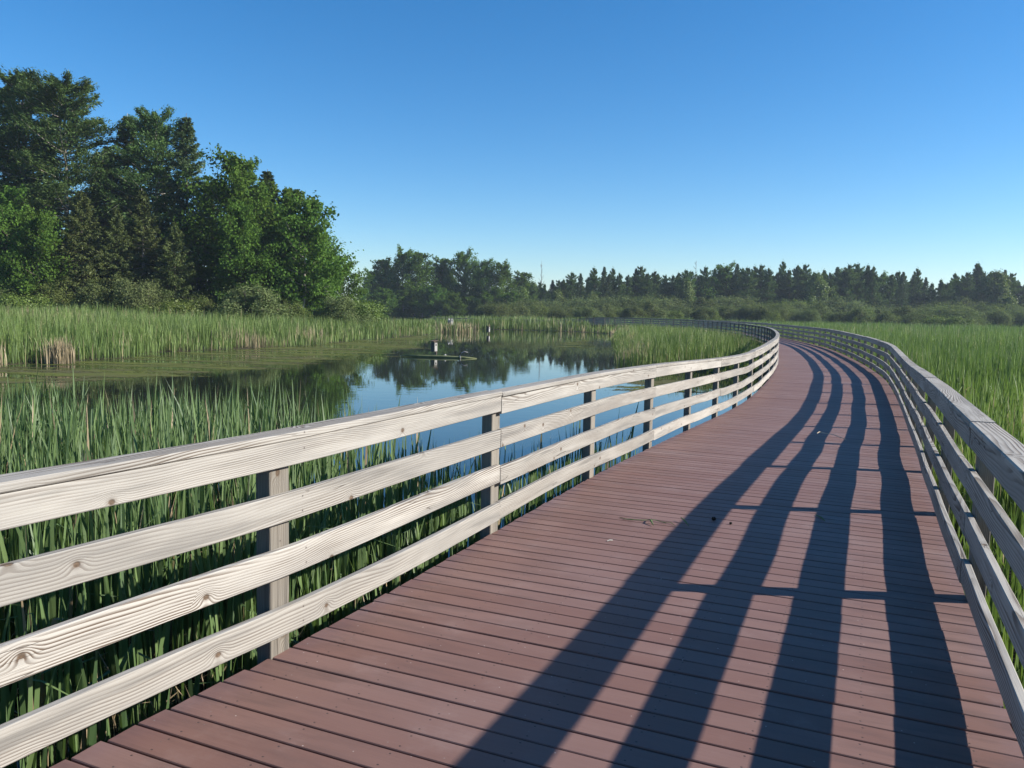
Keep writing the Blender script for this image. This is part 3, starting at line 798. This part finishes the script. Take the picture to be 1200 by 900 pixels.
def spruce(seed, h, rad, mat, bark, base=.06, per=34, size=.34, droop=.35, gap=.55, irr=.18, bare=0.0):
    """spruce: narrow cone of drooping sprays"""
    r = np.random.default_rng(seed); b = Builder(); P = []; T = []; D = []
    z = np.linspace(0, h, 8); tr = np.c_[np.cumsum(r.normal(0, .003 * h, (8, 2)), axis=0), z]
    b.tube(tr, h * .013 * (1 - z / h * .96) + .01, 6)
    zz = base * h
    while zz < h * .99:
        t = (zz / h - base) / (1 - base)
        prof = (1 - t) ** .82 * min(1, .72 + 3 * t)
        k = r.integers(5, 8); a0 = r.random() * 6.28
        for i in range(k):
            if r.random() < bare * (1 - t): continue
            a = a0 + i * 6.283 / k + r.normal(0, .2)
            L = rad * (prof * np.clip(r.normal(1, irr), .4, 1.35) + .03)
            u = np.array([math.cos(a), math.sin(a), 0]); w = np.array([-u[1], u[0], 0])
            s0 = np.array([np.interp(zz, z, tr[:, 0]), np.interp(zz, z, tr[:, 1]), zz])
            dr = droop * (1 - .9 * t) - .25 * t
            q = np.linspace(0, 1, 4)[:, None]
            pts = s0 + u * L * q - np.array([0, 0, 1.0]) * L * (dr * q - .22 * q ** 3)
            if r.random() < .6: b.tube(pts, .0025 * h * (1 - .85 * q[:, 0]) * (.4 + .6 * prof), 3)
            m = int(per * (.3 + .7 * L / rad) * r.uniform(.7, 1.25))
            f = r.beta(1.6, 1.0, m) * .97 + .05
            side = r.normal(0, .17, m) * L * (1.15 - .75 * f)
            pz = np.stack([np.interp(f, q[:, 0], pts[:, c]) for c in range(3)], 1)
            pp = pz + w * side[:, None] - np.array([0, 0, 1.0]) * (np.abs(r.normal(0, .16, m)) + np.abs(side) * .25)[:, None]
            P.append(pp); T.append(np.clip(r.normal(.45, .2, m) + r.normal(0, .16), 0, .92)); D.append(np.tile(u - np.array([0, 0, .35]), (m, 1)))
        zz += gap * r.uniform(.75, 1.3) * (1 - .35 * t)
    P = np.vstack(P); T = np.concatenate(T); T[r.random(len(T)) < .03] = .97
    crown, m = mk_crown('crown', P, size, .25, r, mat, .36, T, np.vstack(D))
    return b, crown, m, bark

def upright_leafy(seed, h, rad, mat, bark, base=.10, per=260, size=.30, whorl=.75):
    """leafy tree with ascending limbs: ragged upright outline, gaps between the sprays"""
    r = np.random.default_rng(seed); b = Builder(); P = []; T = []; O = []
    z = np.linspace(0, h * .93, 10); tr = np.c_[np.cumsum(r.normal(0, .010 * h, (10, 2)), axis=0), z]
    b.tube(tr, h * .015 * (1 - z / h * .95) + .012, 7)
    def spray(pts, L, m):
        q = np.linspace(0, 1, len(pts)); f = r.beta(2.2, 1.0, m) * 1.02
        pz = np.stack([np.interp(f, q, pts[:, c]) for c in range(3)], 1)
        nc = max(3, m // 34); ci = r.integers(0, nc, m); off = r.normal(0, 1, (nc, 3)) * np.array([.16, .16, .13]) * L
        sd = r.normal(0, 1, (m, 3)) * np.array([.085, .085, .075]) * L
        P.append(pz + off[ci] * (.35 + .75 * f[:, None]) + sd); o = off[ci] + sd * 2; o /= np.linalg.norm(o, axis=1)[:, None] + 1e-6
        O.append(o); T.append(np.clip(r.normal(.5, .16, m) + r.normal(0, .15), 0, .92))
    zz = base * h
    while zz < h * .93:
        t = (zz / h - base) / (1 - base); prof = np.interp(t, [0, .15, .4, .7, .9, 1], [.62, .85, 1.0, .70, .42, .22])
        k = r.integers(3, 6); a0 = r.random() * 6.28
        for i in range(k):
            a = a0 + i * 6.283 / k + r.normal(0, .3); L = rad * prof * np.clip(r.normal(.9, .26), .35, 1.4)
            u = np.array([math.cos(a), math.sin(a), 0]); rise = np.interp(t, [0, .5, 1], [.05, .50, 1.15]) + r.normal(0, .12)
            s0 = np.array([np.interp(zz, z, tr[:, 0]), np.interp(zz, z, tr[:, 1]), zz]); q = np.linspace(0, 1, 5)[:, None]
            pts = s0 + u * L * q + np.array([0, 0, 1.0]) * L * (rise * q ** 1.3)
            b.tube(pts, .0048 * h * (1 - .85 * q[:, 0]) * (.4 + .6 * prof), 5)
            spray(pts, max(L, .35 * rad), int(per * (.45 + .55 * L / rad) * r.uniform(.7, 1.2)))
        zz += whorl * r.uniform(.6, 1.4)
    tip = tr[-1]; spray(np.array([tip - [0, 0, .06 * h], tip, tip + [0, 0, .05 * h]]), .30 * rad, per)
    P = np.vstack(P); T = np.concatenate(T)
    crown, m = mk_crown('crown', P, size, .35, r, mat, .85, T, out=np.vstack(O))
    return b, crown, m, bark

PROTO = {}
HEIGHT = {}
def register(key, res, h):
    b, crown, m, bark = res
    V = np.vstack(b.v); b_ = b
    crown.materials.append(m)
    zc = np.empty(len(crown.vertices) * 3, np.float32); crown.vertices.foreach_get('co', zc)
    PROTO[key] = (b_, crown, bark, [None]); HEIGHT[key] = float(zc[2::3].max())

def shrub(seed, h, rad, mat, leaf=.125, n_clump=200, per=110):
    return broadleaf(seed, h, rad, base=.02, n_clump=n_clump, leaf=leaf, per=per, mat=mat, bark=M_BARK, stems=5, skew=.62)

register('pine1', pine(1, 24, 5.6, M_PINE, M_PALEBARK, base=.16, whorl=.8, per=620, size=.34), 24)
register('pine2', pine(2, 24, 4.4, M_PINE, M_PALEBARK, base=.24, whorl=.85, per=460, irr=.42, size=.33), 24)
register('pine3', pine(3, 18, 4.0, M_PINE, M_BARK, base=.14, whorl=.7, per=430, size=.32, irr=.42, peak=.34, tip=(.60, .30, .05)), 18)
register('pine4', pine(4, 16, 3.0, M_PINE, M_BARK, base=.18, whorl=.7, per=330, irr=.48, size=.32, peak=.30, tip=(.50, .24, .04)), 16)
register('spruce1', spruce(5, 20, 4.0, M_SPRUCE, M_BARK, per=190, size=.31), 20)
register('spruce2', spruce(6, 18, 3.4, M_SPRUCE, M_BARK, per=170, irr=.28, size=.31), 18)
register('spruce3', spruce(7, 15, 4.0, M_OLIVE, M_BARK, per=230, droop=.5, gap=.5, irr=.3, bare=.12, size=.29), 15)
register('spruce4', spruce(8, 17, 3.8, M_OLIVE, M_PALEBARK, per=230, droop=.55, gap=.52, irr=.3, bare=.12, size=.27), 17)
register('maple1', upright_leafy(9, 18, 4.3, M_MAPLE, M_BARK, per=330), 18)
register('maple2', upright_leafy(10, 14, 4.4, M_MAPLE, M_BARK, per=340, whorl=.65), 14)
register('maple3', upright_leafy(12, 13, 4.0, M_MAPLE, M_BARK, per=320, whorl=.65, base=.07), 13)
register('maple4', upright_leafy(13, 13, 3.3, M_MAPLE, M_PALEBARK, per=280, whorl=.65, base=.07), 13)
register('lime1', broadleaf(14, 9, 3.2, .06, 240, .23, 140, M_LIME, M_BARK), 9)
register('shrub1', shrub(15, 4, 3.0, M_WILLOW), 4)
register('shrub2', shrub(16, 4, 2.3, M_WILLOW), 4)
register('shrub3', shrub(17, 4, 3.6, M_WILLOW, .135), 4)
register('shrub4', shrub(25, 4, 2.0, M_OLIVE, .12, 120, 90), 4)
register('shrub5', shrub(26, 4, 2.6, M_SEDGE, .12, 130, 80), 4)
register('bush1', shrub(18, 3, 2.6, M_LIME, .12, 170, 110), 3)

TREE_N = {'pine': 'pine_tree', 'spruce': 'spruce_tree', 'maple': 'leafy_tree', 'lime': 'leafy_tree', 'shrub': 'willow_shrub', 'bush': 'bush'}
def plant(key, px, topy, Y, label, group=None, wid=1.0, h=None, X=None, rz=None):
    """px, topy: bearing and height as first read off the photograph, turned into metres at distance Y"""
    if X is None: X = (px - 600) / 940 * Y
    if h is None:
        hor = 367 + .02 * (px - 600); h = (hor - topy) / 940 * Y + 2.45
    base = key.rstrip('0123456789'); name = TREE_N[base]
    sc = h / HEIGHT[key]
    r = empty(name, (X, Y, -0.74), random.random() * 6.28 if rz is None else rz, (sc * wid, sc * wid, sc))
    tag(r, label, 'shrub' if base in ('shrub', 'bush') else 'tree', group)
    b, crown, bark, tm = PROTO[key]
    if tm[0] is None:
        o = b.build('stems' if base in ('shrub', 'bush') else 'trunk', bark, r, smooth=True); tm[0] = o.data
    else:
        obj('stems' if base in ('shrub', 'bush') else 'trunk', tm[0], None, r)
    obj('foliage' if base in ('shrub', 'bush') else 'crown', crown, None, r)
    return r

# the tall wood on the left bank, each tree as it stands
WOOD = [
 ('pine2', -30, 120, 90, 'dark pine cut by the left edge of the photograph', 1.1),
 ('pine2', 6, 104, 86, 'thin dark pine with gaps near the left edge of the wood', 1.0),
 ('pine2', 36, 92, 84, 'slender tall pine with a pale bare trunk showing', .95),
 ('pine1', 84, 94, 82, 'broadest and tallest white pine of the left wood', .98),
 ('spruce2', 132, 176, 88, 'dark spruce closing the notch beside the tallest pine', 1.3),
 ('spruce4', 150, 142, 86, 'thin grey-green spruce just right of the tallest pine', 1.05),
 ('pine1', 186, 131, 84, 'tall dark pine with a blunt top left of the pointed spruce', .82),
 ('spruce1', 221, 143, 83, 'tall dark pointed spruce in the middle of the left wood', .95),
 ('maple1', 266, 176, 82, 'tall bright green leafy tree right of the pointed spruce', 1.02),
 ('spruce2', 309, 203, 86, 'dark spruce between two leafy trees near the end of the wood', 1.5),
 ('maple4', 322, 212, 85, 'narrow leafy tree just right of the dark spruce near the end', 1.0),
 ('pine4', 292, 200, 86, 'ragged dark pine right of the tall bright leafy tree', 1.2),
 ('maple4', 347, 226, 80, 'rounded leafy tree at the right end of the tall wood', .95),
 ('maple2', 300, 215, 84, 'shaded leafy tree behind the gap beside the dark spruce', .8),
 ('maple4', 404, 296, 100, 'small leafy tree where the tall wood drops to the low trees', 1.1),
 ('maple1', 14, 214, 76, 'bright green leafy tree at the left edge before the pines', 1.0),
 ('maple3', 45, 238, 73, 'lower leafy tree beneath the slender pine', .9),
 ('maple3', -55, 215, 77, 'leafy tree beyond the left edge of the photograph', 1.0),
 ('spruce3', 98, 226, 75, 'yellowish drooping spruce beneath the tallest pine', 1.15),
 ('spruce3', 138, 246, 76, 'olive drooping spruce right of the yellowish one', 1.0),
 ('spruce4', 172, 226, 78, 'grey thin-branched spruce before the blunt-topped pine', 1.2),
 ('spruce3', 206, 262, 76, 'low olive spruce at the foot of the pointed spruce', 1.1),
 ('spruce2', 60, 150, 90, 'dark spruce filling the gap behind the slender pine', 1.2),
 ('spruce2', 120, 190, 90, 'dark spruce behind the tallest pine', 1.3),
 ('spruce1', 245, 222, 90, 'shaded spruce behind the tall bright leafy tree', 1.2),
 ('spruce2', 200, 200, 92, 'dark spruce behind the blunt-topped pine', 1.3),
 ('maple3', 372, 262, 84, 'small leafy tree low at the right end of the wood', .75),
 ('maple1', 285, 235, 78, 'mid height leafy tree before the tall bright one', .85),
 ('spruce2', 160, 205, 92, 'dark spruce behind the thin grey-green one', 1.3),
 ('spruce2', 20, 175, 93, 'dark spruce behind the thin pine at the left edge', 1.4),
 ('spruce1', 335, 255, 90, 'dark spruce behind the rounded leafy tree', 1.2),
]
for key, px, ty, Y, lab, w in WOOD: plant(key, px, ty, Y, lab, 'trees of the tall left wood', w)
for key, px, ty, Y, lab, w in [
 ('shrub5', 62, 316, 72, 'greyish willow shrub below the bright leafy tree', 1.1), ('shrub4', 108, 326, 70, 'willow shrub below the yellowish spruce', 1.0),
 ('shrub1', 160, 318, 71, 'feathery willow shrub below the grey spruce', 1.0), ('bush1', 205, 344, 69, 'low willow shrub before the low olive spruce', 1.2),
 ('shrub5', 236, 335, 71, 'willow shrub at the foot of the tall bright leafy tree', 1.0), ('shrub2', 296, 326, 70, 'willow shrub below the shaded leafy tree', 1.4),
 ('shrub5', 342, 342, 72, 'low willow shrub below the rounded leafy tree', 1.0), ('shrub2', 396, 340, 74, 'willow shrub at the right end of the tall wood', 1.3),
 ('bush1', 28, 336, 69, 'bright green bush at the left edge of the reed bank', 1.2), ('shrub2', 0, 330, 71, 'willow shrub at the left edge of the photograph', 1.3),
 ('bush1', 118, 392, 42, 'bright green weedy bush in the reeds at the water edge', 1.0), ('bush1', 268, 394, 49, 'weedy bush by the brown reeds at the water edge', .9), ('bush1', 150, 384, 47, 'green weedy bush in the reeds behind the bright one', 1.2),
 ('bush1', 472, 380, 84, 'green weedy bush near the far tip of the left bank', 1.1),
 ('bush1', 420, 345, 86, 'green bush between the tall wood and the middle grove', 1.3)]:
    plant(key, px, ty, Y, lab, 'willow shrubs before the left wood', w)

# the grove in the middle, beyond the pond
for key, px, ty, Y, lab, w in [
 ('maple3', 432, 313, 225, 'lowest leafy tree at the left end of the middle grove', 1.0),
 ('maple4', 450, 300, 213, 'forked leafy tree left in the middle grove', 1.1),
 ('maple3', 470, 287, 210, 'tallest leafy tree of the left half of the middle grove', 1.0),
 ('maple4', 490, 293, 208, 'narrow leafy tree right of the tallest left one in the grove', 1.0),
 ('maple4', 512, 299, 214, 'leafy tree just right of the notch in the middle grove', 1.0),
 ('maple3', 543, 289, 210, 'tallest pointed leafy tree over the nest box', .85),
 ('maple2', 566, 301, 208, 'broad dense leafy tree in the right half of the middle grove', .9),
 ('maple3', 588, 303, 207, 'leafy tree with a flat top right in the middle grove', .95),
 ('maple4', 606, 316, 214, 'leafy tree at the right shoulder of the middle grove', 1.0),
 ('maple3', 525, 312, 219, 'shaded leafy tree behind the notch of the middle grove', 1.1),
 ('maple2', 455, 325, 219, 'shaded leafy tree low behind the left half of the grove', 1.1),
 ('lime1', 608, 334, 202, 'yellow-green tree at the right foot of the middle grove', 1.1),
 ('lime1', 620, 328, 240, 'yellow-green tree right behind the middle grove', .9)]:
    plant(key, px, ty, Y, lab, 'trees of the middle grove', w)
for i in range(15):
    px = 428 + i * 13.5 + random.uniform(-4, 4)
    plant(random.choice(['maple4', 'maple2', 'maple3']), px, random.uniform(332, 347), random.uniform(196, 205), 'low dark leafy tree at the foot of the middle grove', 'low trees under the middle grove', 1.25)

# dead standing tree
def dead_tree(px, topy, Y, label, seed):
    r = np.random.default_rng(seed); X = (px - 600) / 940 * Y; h = (367 + .02 * (px - 600) - topy) / 940 * Y + 2.45
    root = empty('dead_tree', (X, Y, -0.74)); tag(root, label, 'tree')
    b = Builder(); z = np.linspace(0, h, 9); w = np.cumsum(r.normal(0, .05, (9, 2)), axis=0)
    tr = np.c_[w, z]; b.tube(tr, .20 * (1 - z / h * .9) + .01, 6); b.build('trunk', M_DEADWOOD, root, smooth=True)
    for k in range(22):
        zz = h * r.uniform(.40, .97); a = r.random() * 6.28; L = r.uniform(.8, 2.6) * (1.15 - zz / h)
        s = np.array([np.interp(zz, z, tr[:, 0]), np.interp(zz, z, tr[:, 1]), zz]); u = np.array([math.cos(a), math.sin(a), .7])
        b = Builder(); p = [s, s + u * L * .5 + r.normal(0, .06, 3), s + u * L + np.array([0, 0, .3 * L])]; b.tube(p, [.07, .05, .03], 4)
        b.build('branch', M_DEADWOOD, root)
dead_tree(632, 306, 235, 'bare dead tree standing right of the middle grove', 3)
dead_tree(812, 306, 214, 'bare grey snag rising in the far treeline', 8)

# the far treeline behind the right marsh
kinds = {'pine3': 'dark green pine in the far treeline behind the marsh', 'pine4': 'slender ragged pine in the far treeline behind the marsh',
         'spruce2': 'pointed spruce in the far treeline behind the marsh', 'maple3': 'rounded leafy tree in the far treeline behind the marsh', 'maple4': 'rounded leafy tree in the far treeline behind the marsh'}
prof = ([625, 640, 680, 700, 740, 790, 810, 850, 890, 920, 960, 990, 1030, 1045, 1075, 1095, 1110, 1130, 1160, 1200, 1300],
        [330, 326, 320, 316, 315, 320, 317, 308, 310, 310, 316, 306, 316, 318, 322, 330, 318, 313, 318, 316, 318])
px = 622
while px < 1330:
    key = random.choices(['pine3', 'pine4', 'spruce2', 'maple3'], [4, 4, 3, .3] if px < 1110 else [3, 2, 2, 1.2])[0]
    ty = np.interp(px, *prof) + random.gauss(2, 4)
    plant(key, px, ty, random.uniform(205, 222), kinds[key], 'trees of the far treeline', random.uniform(.85, 1.2))
    px += random.uniform(5.5, 10)
px = 615
while px < 1340:                                   # a second row closes the gaps
    key = random.choice(['pine3', 'spruce2', 'spruce2', 'pine4', 'maple4'])
    plant(key, px, np.interp(px, *prof) + random.uniform(4, 15), random.uniform(228, 245), kinds[key], 'trees of the far treeline', random.uniform(1.1, 1.5))
    px += random.uniform(9, 14)
for px_, ty, lab in ((650, 338, 'first yellow-green tree right of the dead tree before the far pines'), (690, 340, 'low yellow-green tree under the left end of the far pines'),
                     (955, 318, 'tall yellow-green tree among dark pines of the far treeline'), (800, 326, 'slim yellow-green tree in the middle of the far treeline'),
                     (1160, 315, 'pale green leafy tree toward the right end of the far treeline')):
    plant('lime1', px_, ty, 204, lab, None, .95)
# willow scrub in front of it
px = 566
while px < 1330:
    key = random.choice(['shrub1', 'shrub2', 'shrub3', 'shrub4', 'shrub5', 'shrub5'])
    Y = random.uniform(150, 174)
    plant(key, px, random.triangular(346, 366, 358) + .012 * (px - 900), Y, 'grey-green willow shrub in the scrub belt behind the marsh', 'willow scrub behind the marsh', random.uniform(.8, 1.5))
    px += random.uniform(6, 11)
px = 640
while px < 1330:
    plant(random.choice(['shrub1', 'shrub3', 'shrub4', 'shrub5']), px, random.uniform(341, 354) + .012 * (px - 900), random.uniform(178, 195), 'grey-green willow shrub in the scrub belt behind the marsh', 'willow scrub behind the marsh', random.uniform(1.2, 1.7))
    px += random.uniform(13, 20)
plant('bush1', 1105, 366, 140, 'yellowish rounded bush at the far edge of the right marsh', None, 1.9)

# ------------------------------------------------------------------ things on the water
def nest_box(px, by, Y, label, tilt=0.0, rz=0.0, h=.55):
    X = (px - 600) / 940 * Y
    root = empty('nest_box', (X, Y, WATER_Z), rz); tag(root, label, 'nest box', None)
    root.rotation_euler = (tilt, tilt * .5, rz)
    b = Builder(); b.box((0, .16, -.2), (.07, .07, 1.2), ch=.01); b.build('pole', M_BARK, root)
    b = Builder(); z0 = by
    sec = chamfer(-.15, .15, -.12, .12, .006)
    b.add_sweep([[0, 0, z0], [0, 0, z0 + h]], [[1, 0, 0]] * 2, [[0, 1, 0]] * 2, sec); body = b.build('box_body', M_BOX, root)
    b = Builder(); b.add_sweep([[0, -.20, z0 + h + .045], [0, .15, z0 + h + .10]], [[1, 0, 0]] * 2, [[0, -.15, 1]] * 2, chamfer(-.19, .19, -.02, .02, .004)); b.build('sloped_roof', M_BEAM, root)
    b = Builder(); b.box((.157, 0, z0 + h * .48), (.012, .20, h * .82), ch=.002); b.build('lit_front_board', M_WHITE, root)  # paler than the body: the sunlit front is put into its colour
    b = Builder(); a = np.linspace(0, 2 * PI, 13)[:-1]; b.add_sweep([[.164, 0, z0 + h * .72], [.169, 0, z0 + h * .72]], [[0, 1, 0]] * 2, [[0, 0, 1]] * 2, [(math.cos(t) * .045, math.sin(t) * .06) for t in a]); b.build('entrance_hole_disc', M_BLACK, root)  # raised black disc: the shade inside the hole is put into its colour
    return root
nest_box(508, .14, 46.5, 'wooden nest box on a post in the pond before the left bank', .02, -.75)
nest_box(571, .22, 93, 'leaning pale nest box far out on the pond', -.10, -.6, .62)

def stick(name, label, pts, rad, mat, cat):
    b = Builder(); b.tube(pts, rad, 6); o = b.build(name, mat, smooth=True); tag(o, label, cat); return o
o = stick('branch', 'curved white bare branch sticking out of the weed streak', [(-2.75, 42.6, -.80), (-2.80, 42.6, -.62), (-2.72, 42.58, -.46), (-2.56, 42.56, -.38), (-2.38, 42.55, -.42)], [.034, .032, .028, .024, .015], M_WHITE, 'branch')
M_MOSS = plain_material('mossy_log', (0.13, 0.145, 0.065), 0.9, 0.5, 5.0)
stick('log', 'long low mossy log floating below the nest box', [(-6.0, 43.2, -.72), (-5.0, 43.0, -.70), (-3.8, 42.8, -.70), (-2.6, 42.65, -.715), (-1.9, 42.55, -.75)], [.05, .085, .095, .08, .04], M_MOSS, 'log')
stick('log', 'small pale stub of log floating below the nest box', [(-3.72, 42.9, -.74), (-3.62, 42.92, -.62), (-3.56, 42.92, -.585)], [.06, .06, .045], M_WHITE, 'log')

def stump():
    X = (527 - 600) / 940 * 101; root = empty('stump', (X, 101, -0.74)); tag(root, 'bleached white broken stump at the far tip of the left bank', 'stump')
    r = np.random.default_rng(4)
    b = Builder(); a = np.linspace(0, 2 * PI, 14)[:-1]
    z = np.array([0, .3, .8, 1.25]); 
    b.tube(np.c_[np.zeros(4), np.zeros(4), z], [.5, .42, .36, .30], 11); b.build('bole', M_WHITE, root)
    for k in range(9):
        t = r.random() * 6.28; q = r.uniform(.1, .3); b = Builder(); hh = r.uniform(.15, .4)
        b.tube([(math.cos(t) * q, math.sin(t) * q, 1.1), (math.cos(t) * q * 1.05, math.sin(t) * q * 1.05, 1.25 + hh * .6), (math.cos(t) * q * 1.2, math.sin(t) * q * 1.2, 1.25 + hh)], [.12, .09, .03], 5); b.build('splinter', M_WHITE, root)
stump()
# islet of dry reeds round the stump
r = np.random.default_rng(21); n = 700
x = r.normal(-6.7, 1.1, n); y = r.normal(98.5, 1.6, n)
blades('dry_reeds', x, y, np.full(n, WATER_Z - .03), r.uniform(.6, 1.5, n), r.uniform(.05, .10, n), 3, .12, M_REED_EDGE, np.where(r.random(n) < .6, .95, r.random(n) * .7), 'tan dry reeds on the islet below the white stump', 5)
# tan dead clumps on the left bank
for k, (cx, cy, lab) in enumerate([(-21.5, 31.0, 'pale tan clump of dead reeds at the left edge of the bank'), (-18.9, 33.4, 'short tan clump of dead reeds standing alone before the bank'), (-1.9, 5.75, 'tan bundle of dead reeds behind the near railing post')]):
    n = 260 if k < 2 else 150; sp = (.8, .4) if k == 0 else ((.28, .25) if k == 1 else (.16, .16))
    x = r.normal(cx, sp[0], n); y = r.normal(cy, sp[1], n)
    blades('dead_reeds', x, y, np.full(n, WATER_Z - .03), r.uniform(.7, 1.25, n), r.uniform(.02, .045, n) if k < 2 else r.uniform(.010, .02, n), 4, .13, M_REED_EDGE, np.full(n, .97), lab, 30 + k)

# ------------------------------------------------------------------ bits on the deck
def blade_bits(name, label, x, y, items, mat, cat):
    """items: list of polylines (dx,dy,dz) with a half width: flat curved leaf pieces lying on the deck"""
    z = 0.0
    V = []; F = []
    for pts, w in items:
        pts = np.array(pts, float); n = len(pts); t = np.gradient(pts, axis=0); sd = np.c_[-t[:, 1], t[:, 0], np.zeros(n)]; sd /= np.linalg.norm(sd, axis=1)[:, None] + 1e-9
        ww = w * np.sin(np.linspace(.25, PI - .12, n)); b0 = len(V)
        for i in range(n):
            p = pts[i] + np.array([x, y, z]); V += [p - sd[i] * ww[i], p + np.array([0, 0, w * .5]), p + sd[i] * ww[i]]
        for i in range(n - 1):
            q = b0 + 3 * i; F += [(q, q + 1, q + 4, q + 3), (q + 1, q + 2, q + 5, q + 4)]
    me = np_mesh(name, np.array(V), np.array(F), {'tint': np.full(len(F), .6)}); o = obj(name, me, mat); tag(o, label, cat)
    s = me and o.modifiers.new('thick', 'SOLIDIFY'); s.thickness = .0015
    return o
blade_bits('reed_scrap', 'broken green reed scrap with bent leaves lying on the boardwalk', 1.15, 6.52,
    [([(-.16, .06, .004), (-.05, .03, .006), (.06, .02, .012), (.14, -.06, .006)], .007), ([(.0, .03, .005), (.01, -.05, .03), (.02, -.14, .006)], .010), ([(.28, .05, .03), (.30, -.03, .02), (.31, -.12, .004)], .008), ([(-.22, .12, .004), (-.18, .06, .006), (-.12, .04, .003)], .006), ([(.10, .0, .004), (.18, -.05, .01), (.20, -.13, .004)], .004)], M_CATTAIL, 'reed scrap')
blade_bits('reed_scrap', 'short pale green reed blade lying in the rail shadow', 2.66, 6.75, [([(0, .10, .004), (.01, 0, .012), (.005, -.10, .004)], .010)], M_CATTAIL, 'reed scrap')
blade_bits('reed_scrap', 'thin dry reed stalk farther along between the rail shadows', 4.72, 11.6, [([(-.10, .35, .004), (0, .05, .02), (.04, -.30, .004)], .012), ([(-.16, .25, .004), (-.10, .32, .02), (-.02, .30, .004)], .012)], M_FLUFF, 'reed scrap')
blade_bits('feather', 'tiny white feather lying on the sunlit planks', .76, 5.93, [([(-.02, -.015, .003), (0, 0, .008), (.025, .012, .003)], .008)], M_WHITE, 'feather')
for dx, dy, lab in ((1.72, 6.62, 'larger dark pellet on the planks beside the rail shadow'), (1.83, 6.50, 'smaller dark pellet on the planks beside the rail shadow')):
    b = Builder(); rr = .017 if 'larger' in lab else .011
    b.tube([(dx - rr, dy, rr * .3), (dx - rr * .5, dy, rr * .75), (dx + rr * .4, dy + .004, rr * .8), (dx + rr, dy + .005, rr * .3)], [rr * .4, rr, rr * .9, rr * .35], 7)
    tag(b.build('pellet', M_BLACK, smooth=True), lab, 'pellet')

# ------------------------------------------------------------------ air
def haze():
    m, nt = new_mat('thin_haze'); n = N(nt)
    v = n('ShaderNodeVolumePrincipled', {'Color': (0.72, 0.84, 1.0, 1), 'Density': 0.00026, 'Anisotropy': 0.2})
    o = nt.nodes.new('ShaderNodeOutputMaterial'); nt.links.new(v.outputs[0], o.inputs['Volume'])
    b = Builder(); b.add_sweep([[0, 130, -4.0], [0, 130, 34.0]], [[1, 0, 0]] * 2, [[0, 1, 0]] * 2, [(-2600, -2700), (2600, -2700), (2600, 2450), (-2600, 2450)])
    o = b.build('haze', m); tag(o, 'thin bluish summer haze over the marsh', 'haze', kind='stuff')
haze()

# ------------------------------------------------------------------ camera, light, sky
F_PX, H0, ROLL = 940.0, 367.0, 0.02
cam = bpy.data.cameras.new('camera'); co = bpy.data.objects.new('camera', cam); link(co)
cam.sensor_fit = 'HORIZONTAL'; cam.sensor_width = 36.0; cam.lens = F_PX / 1200 * 36
cam.clip_start = 0.05; cam.clip_end = 6000
pitch = math.atan((450 - H0) / F_PX)
m = Matrix.Rotation(PI / 2 - pitch, 4, 'X') @ Matrix.Rotation(ROLL, 4, 'Z')
co.matrix_world = Matrix.Translation((0, 0, 1.7)) @ m
scene.camera = co

SUN_EL = R(28.0)
sv = Vector((1.0, -0.065, 0)).normalized()
sun_dir = Vector((sv.x * math.cos(SUN_EL), sv.y * math.cos(SUN_EL), math.sin(SUN_EL)))
sl = bpy.data.lights.new('sun', 'SUN'); sl.energy = 5.0; sl.angle = R(0.53); sl.color = (1.0, 0.95, 0.87)
so = bpy.data.objects.new('sun', sl); link(so); so.location = (20, 0, 30)
so.rotation_euler = sun_dir.to_track_quat('Z', 'Y').to_euler()

w = bpy.data.worlds.new('World'); scene.world = w; w.use_nodes = True
nt = w.node_tree; nt.nodes.clear(); n = N(nt)
sky = n('ShaderNodeTexSky'); sky.sky_type = 'NISHITA'; sky.sun_disc = False
sky.sun_elevation = SUN_EL; sky.sun_rotation = math.atan2(sv.x, sv.y)
sky.air_density = 1.0; sky.dust_density = 0.2; sky.ozone_density = 4.5; sky.altitude = 300
sat = n('ShaderNodeHueSaturation', {'Color': sky.outputs[0], 'Saturation': 1.27})
bg = n('ShaderNodeBackground', {'Color': sat.outputs[0], 'Strength': 0.084})
o = nt.nodes.new('ShaderNodeOutputWorld'); nt.links.new(bg.outputs[0], o.inputs['Surface'])

vs = scene.view_settings; vs.view_transform = 'Standard'; vs.look = 'None'; vs.exposure = 1.0; vs.gamma = 1.0; vs.use_curve_mapping = False
scene.cycles.max_bounces = 6; scene.cycles.diffuse_bounces = 2; scene.cycles.glossy_bounces = 3; scene.cycles.transparent_max_bounces = 12
scene.cycles.transmission_bounces = 2; scene.cycles.sample_clamp_indirect = 4.0
scene.cycles.use_adaptive_sampling = True; scene.cycles.use_denoising = True
